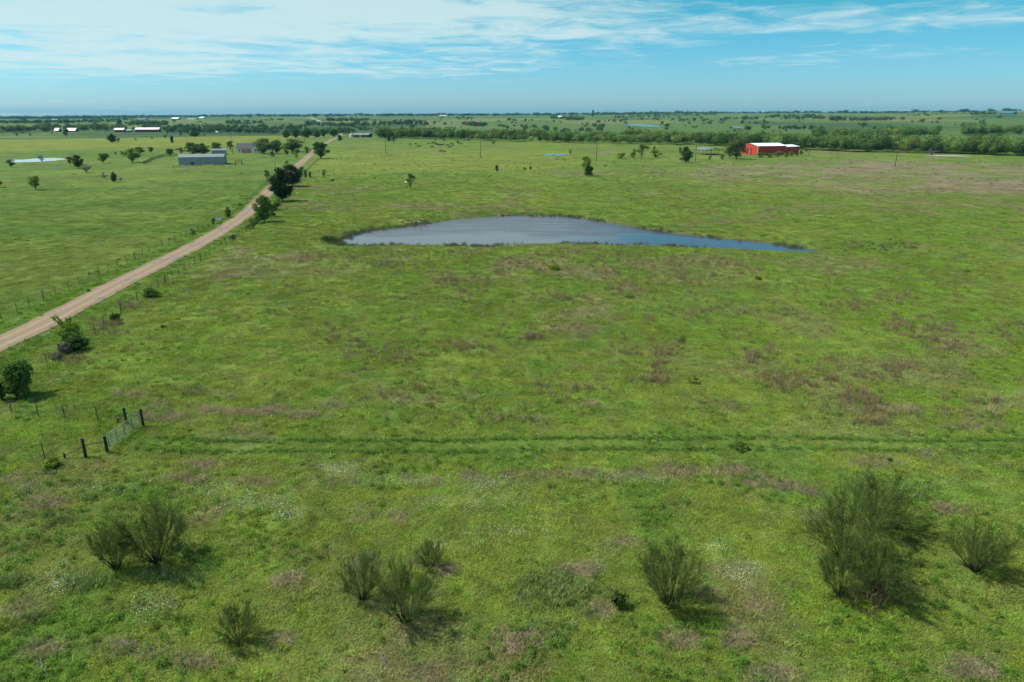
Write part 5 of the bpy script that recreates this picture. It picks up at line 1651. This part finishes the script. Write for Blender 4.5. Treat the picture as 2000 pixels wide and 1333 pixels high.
def dead_branch(px, py, ln, az, lab):
    P = ray(px, py); rt = empty('dead_branch', P + Vector((0, 0, .15)), az)
    MB().tube([(-ln / 2, 0, .05), (0, .08, .12), (ln / 2, -.05, .25)], [.022, .018, .008], 5).build('limb', MATS['grey_bark'], rt, True)
    for k in range(7):
        x0 = random.uniform(-.2, .45) * ln; a = random.uniform(.3, .9) * random.choice((-1, 1)); l2 = random.uniform(.25, .5) * ln
        MB().tube([(x0, 0, .12), (x0 + math.cos(a) * l2, math.sin(a) * l2, random.uniform(.1, .4))], [.011, .004], 4).build('twig', MATS['grey_bark'], rt)
    tag(rt, lab, 'branch')
dead_branch(255, 1270, 1.5, 2.6, 'bleached dead branch lying in the grass at the bottom left')
dead_branch(88, 1310, 1.6, 2.4, 'bleached dead branch lying at the bottom left corner')
dead_branch(752, 1300, 1.3, 2.2, 'bleached dead branch lying below the round wispy bush')

# ------------------------------------------------------------------ utility poles
def pole(px, py, ytop, lab, cross=True, box=False):
    P = ray(px, py); h = zpx(P, ytop)
    r = empty('utility_pole', P, random.uniform(-.15, .15))
    MB().tube([(0, 0, -.5), (0, 0, h)], [.17, .12], 8).build('shaft', MATS['pole_wood'], r, True)
    if cross:
        c = MB().box(-.9, .9, .13, .23, h - .75, h - .63).build('crossarm', MATS['pole_wood'], r)
        for x in (-.8, 0, .8):
            MB().tube([(x, .18, h - .625), (x, .18, h - .45)], [.05, .035], 6).build('insulator', MATS['insulator'], c)
    if box:
        MB().tube([(-.42, 0, h - 2.2), (-.42, 0, h - 1.2)], .28, 10).build('transformer', MATS['insulator'], r)
    return tag(r, lab, 'utility pole', 'wooden utility poles')
poles = [(754, 302, 272, 'utility pole at the left end of the line, above the pond'), (939, 309.5, 274, 'second utility pole from the left, right of the herd'),
         (1165, 315, 280, 'utility pole behind the airy tree in the middle field'), (1358, 315, 283, 'utility pole beside the dense dark tree'),
         (1580, 304, 277, 'utility pole with a transformer right of the red barn'), (1748, 326, 281, 'utility pole standing on the dry brown rise at right'),
         (455, 303, 257, 'utility pole in the farmyard left of the white farmhouse'), (597, 292, 262, 'utility pole beside the big spreading yard tree'),
         (334, 268, 254, 'utility pole on the left crest right of the long red barn')]
for p in poles:
    pole(p[0], p[1], p[2], p[3], box='transformer' in p[3])

# ------------------------------------------------------------------ cattle
def cow_mesh():
    J = [((0, 0, 1.02), .30, .36), ((.45, 0, 1.0), .31, .40), ((.85, 0, 1.05), .25, .34), ((-.45, 0, 1.04), .31, .36), ((-.85, 0, 1.10), .27, .30),
         ((1.15, 0, 1.0), .16, .22), ((1.40, 0, .72), .12, .16), ((1.55, 0, .50), .10, .13), ((1.68, 0, .32), .075, .09)]
    E = [(0, 1), (1, 2), (0, 3), (3, 4), (2, 5), (5, 6), (6, 7), (7, 8)]
    def add(parent, pts):
        last = parent
        for p, r in pts:
            J.append((p, r, r)); E.append((last, len(J) - 1)); last = len(J) - 1
    for s in (-1, 1):
        add(2, [((.80, s * .17, .72), .12), ((.78, s * .18, .42), .065), ((.80, s * .18, .10), .055), ((.84, s * .18, .03), .06)])
        add(4, [((-.88, s * .17, .78), .16), ((-.80, s * .18, .52), .085), ((-.98, s * .18, .36), .06), ((-.95, s * .18, .10), .055), ((-.91, s * .18, .03), .06)])
        add(6, [((1.36, s * .16, .82), .04), ((1.34, s * .24, .80), .03)])
    add(4, [((-1.10, 0, 1.12), .05), ((-1.18, 0, .80), .03), ((-1.17, 0, .45), .045)])
    me = bpy.data.meshes.new('cow_base')
    me.from_pydata([j[0] for j in J], E, [])
    o = bpy.data.objects.new('cow_base', me); C.objects.link(o)
    md = o.modifiers.new('skin', 'SKIN'); md.use_smooth_shade = True
    for i, j in enumerate(J):
        sv_ = me.skin_vertices[0].data[i]; sv_.radius = (j[1], j[2]); sv_.use_root = (i == 0)
    sb = o.modifiers.new('sub', 'SUBSURF'); sb.levels = 1; sb.render_levels = 1
    dg = bpy.context.evaluated_depsgraph_get()
    res = bpy.data.meshes.new_from_object(o.evaluated_get(dg))
    bpy.data.objects.remove(o)
    return res
cow_base = cow_mesh()
hides = {}
for k in ('hide_black', 'hide_brown', 'hide_red', 'hide_cream'):
    m = cow_base.copy(); m.materials.clear(); m.materials.append(MATS[k]); hides[k] = m
def cow(px, py, hide, label, face, sc=1.0, group='cattle herd on the far pasture'):
    P = ray(px, py)
    o = obj('cow', hides[hide]); o.location = P; o.rotation_euler[2] = face; o.scale = (sc, sc, sc)
    tag(o, label, 'cow', group)
BK = 'dark cow grazing in the herd on the far pasture'
for px, py in [(801.6, 284.3), (812, 283.6), (837.6, 282.5), (844.5, 282), (848, 281), (843.7, 289), (852, 283.5), (854.4, 284.8), (857.5, 285), (862, 284.8), (866.5, 284.5), (874.3, 285.6), (882, 282.6), (884, 286.2), (899, 283.4)]:
    cow(px, py, 'hide_black', BK, random.choice([0, 3.14]) + random.gauss(0, .5), 1.15)
cow(818, 288, 'hide_brown', 'brown cow at the left of the herd, in front of the black ones', 0.2, 1.2)
cow(862.3, 298, 'hide_brown', 'dark brown cow nearest the camera, well in front of the herd', 3.0, 1.25)
cow(866.8, 299, 'hide_red', 'red brown cow beside the dark brown one in front of the herd', 0.3, 1.25)
cow(878, 290, 'hide_brown', 'brown cow on the right front side of the herd', 0.1, 1.2)
cow(854.7, 289.2, 'hide_cream', 'cream coloured cow in the middle of the dark herd', 0.2, 1.2)
cow(793.5, 362, 'hide_cream', 'cream coloured cow standing by the thin small tree above the pond', 1.9, 1.15)

# ------------------------------------------------------------------ haze
hz = MB().box(-11200, 11200, -11200, 11200, -40, 75)
hm_ = bpy.data.materials.new('haze'); hm_.use_nodes = True
t = hm_.node_tree; t.nodes.clear()
pv = N(t, 'ShaderNodeVolumePrincipled'); pv.inputs['Color'].default_value = (0.16, 0.60, 0.82, 1)
pv.inputs['Density'].default_value = 0.000048
pv.inputs['Anisotropy'].default_value = 0.0
ot = N(t, 'ShaderNodeOutputMaterial'); L(t, pv.outputs[0], ot.inputs['Volume'])
ho = hz.build('haze', hm_)
tag(ho, 'thin pale blue haze filling the air over the plain', 'haze', kind='stuff')
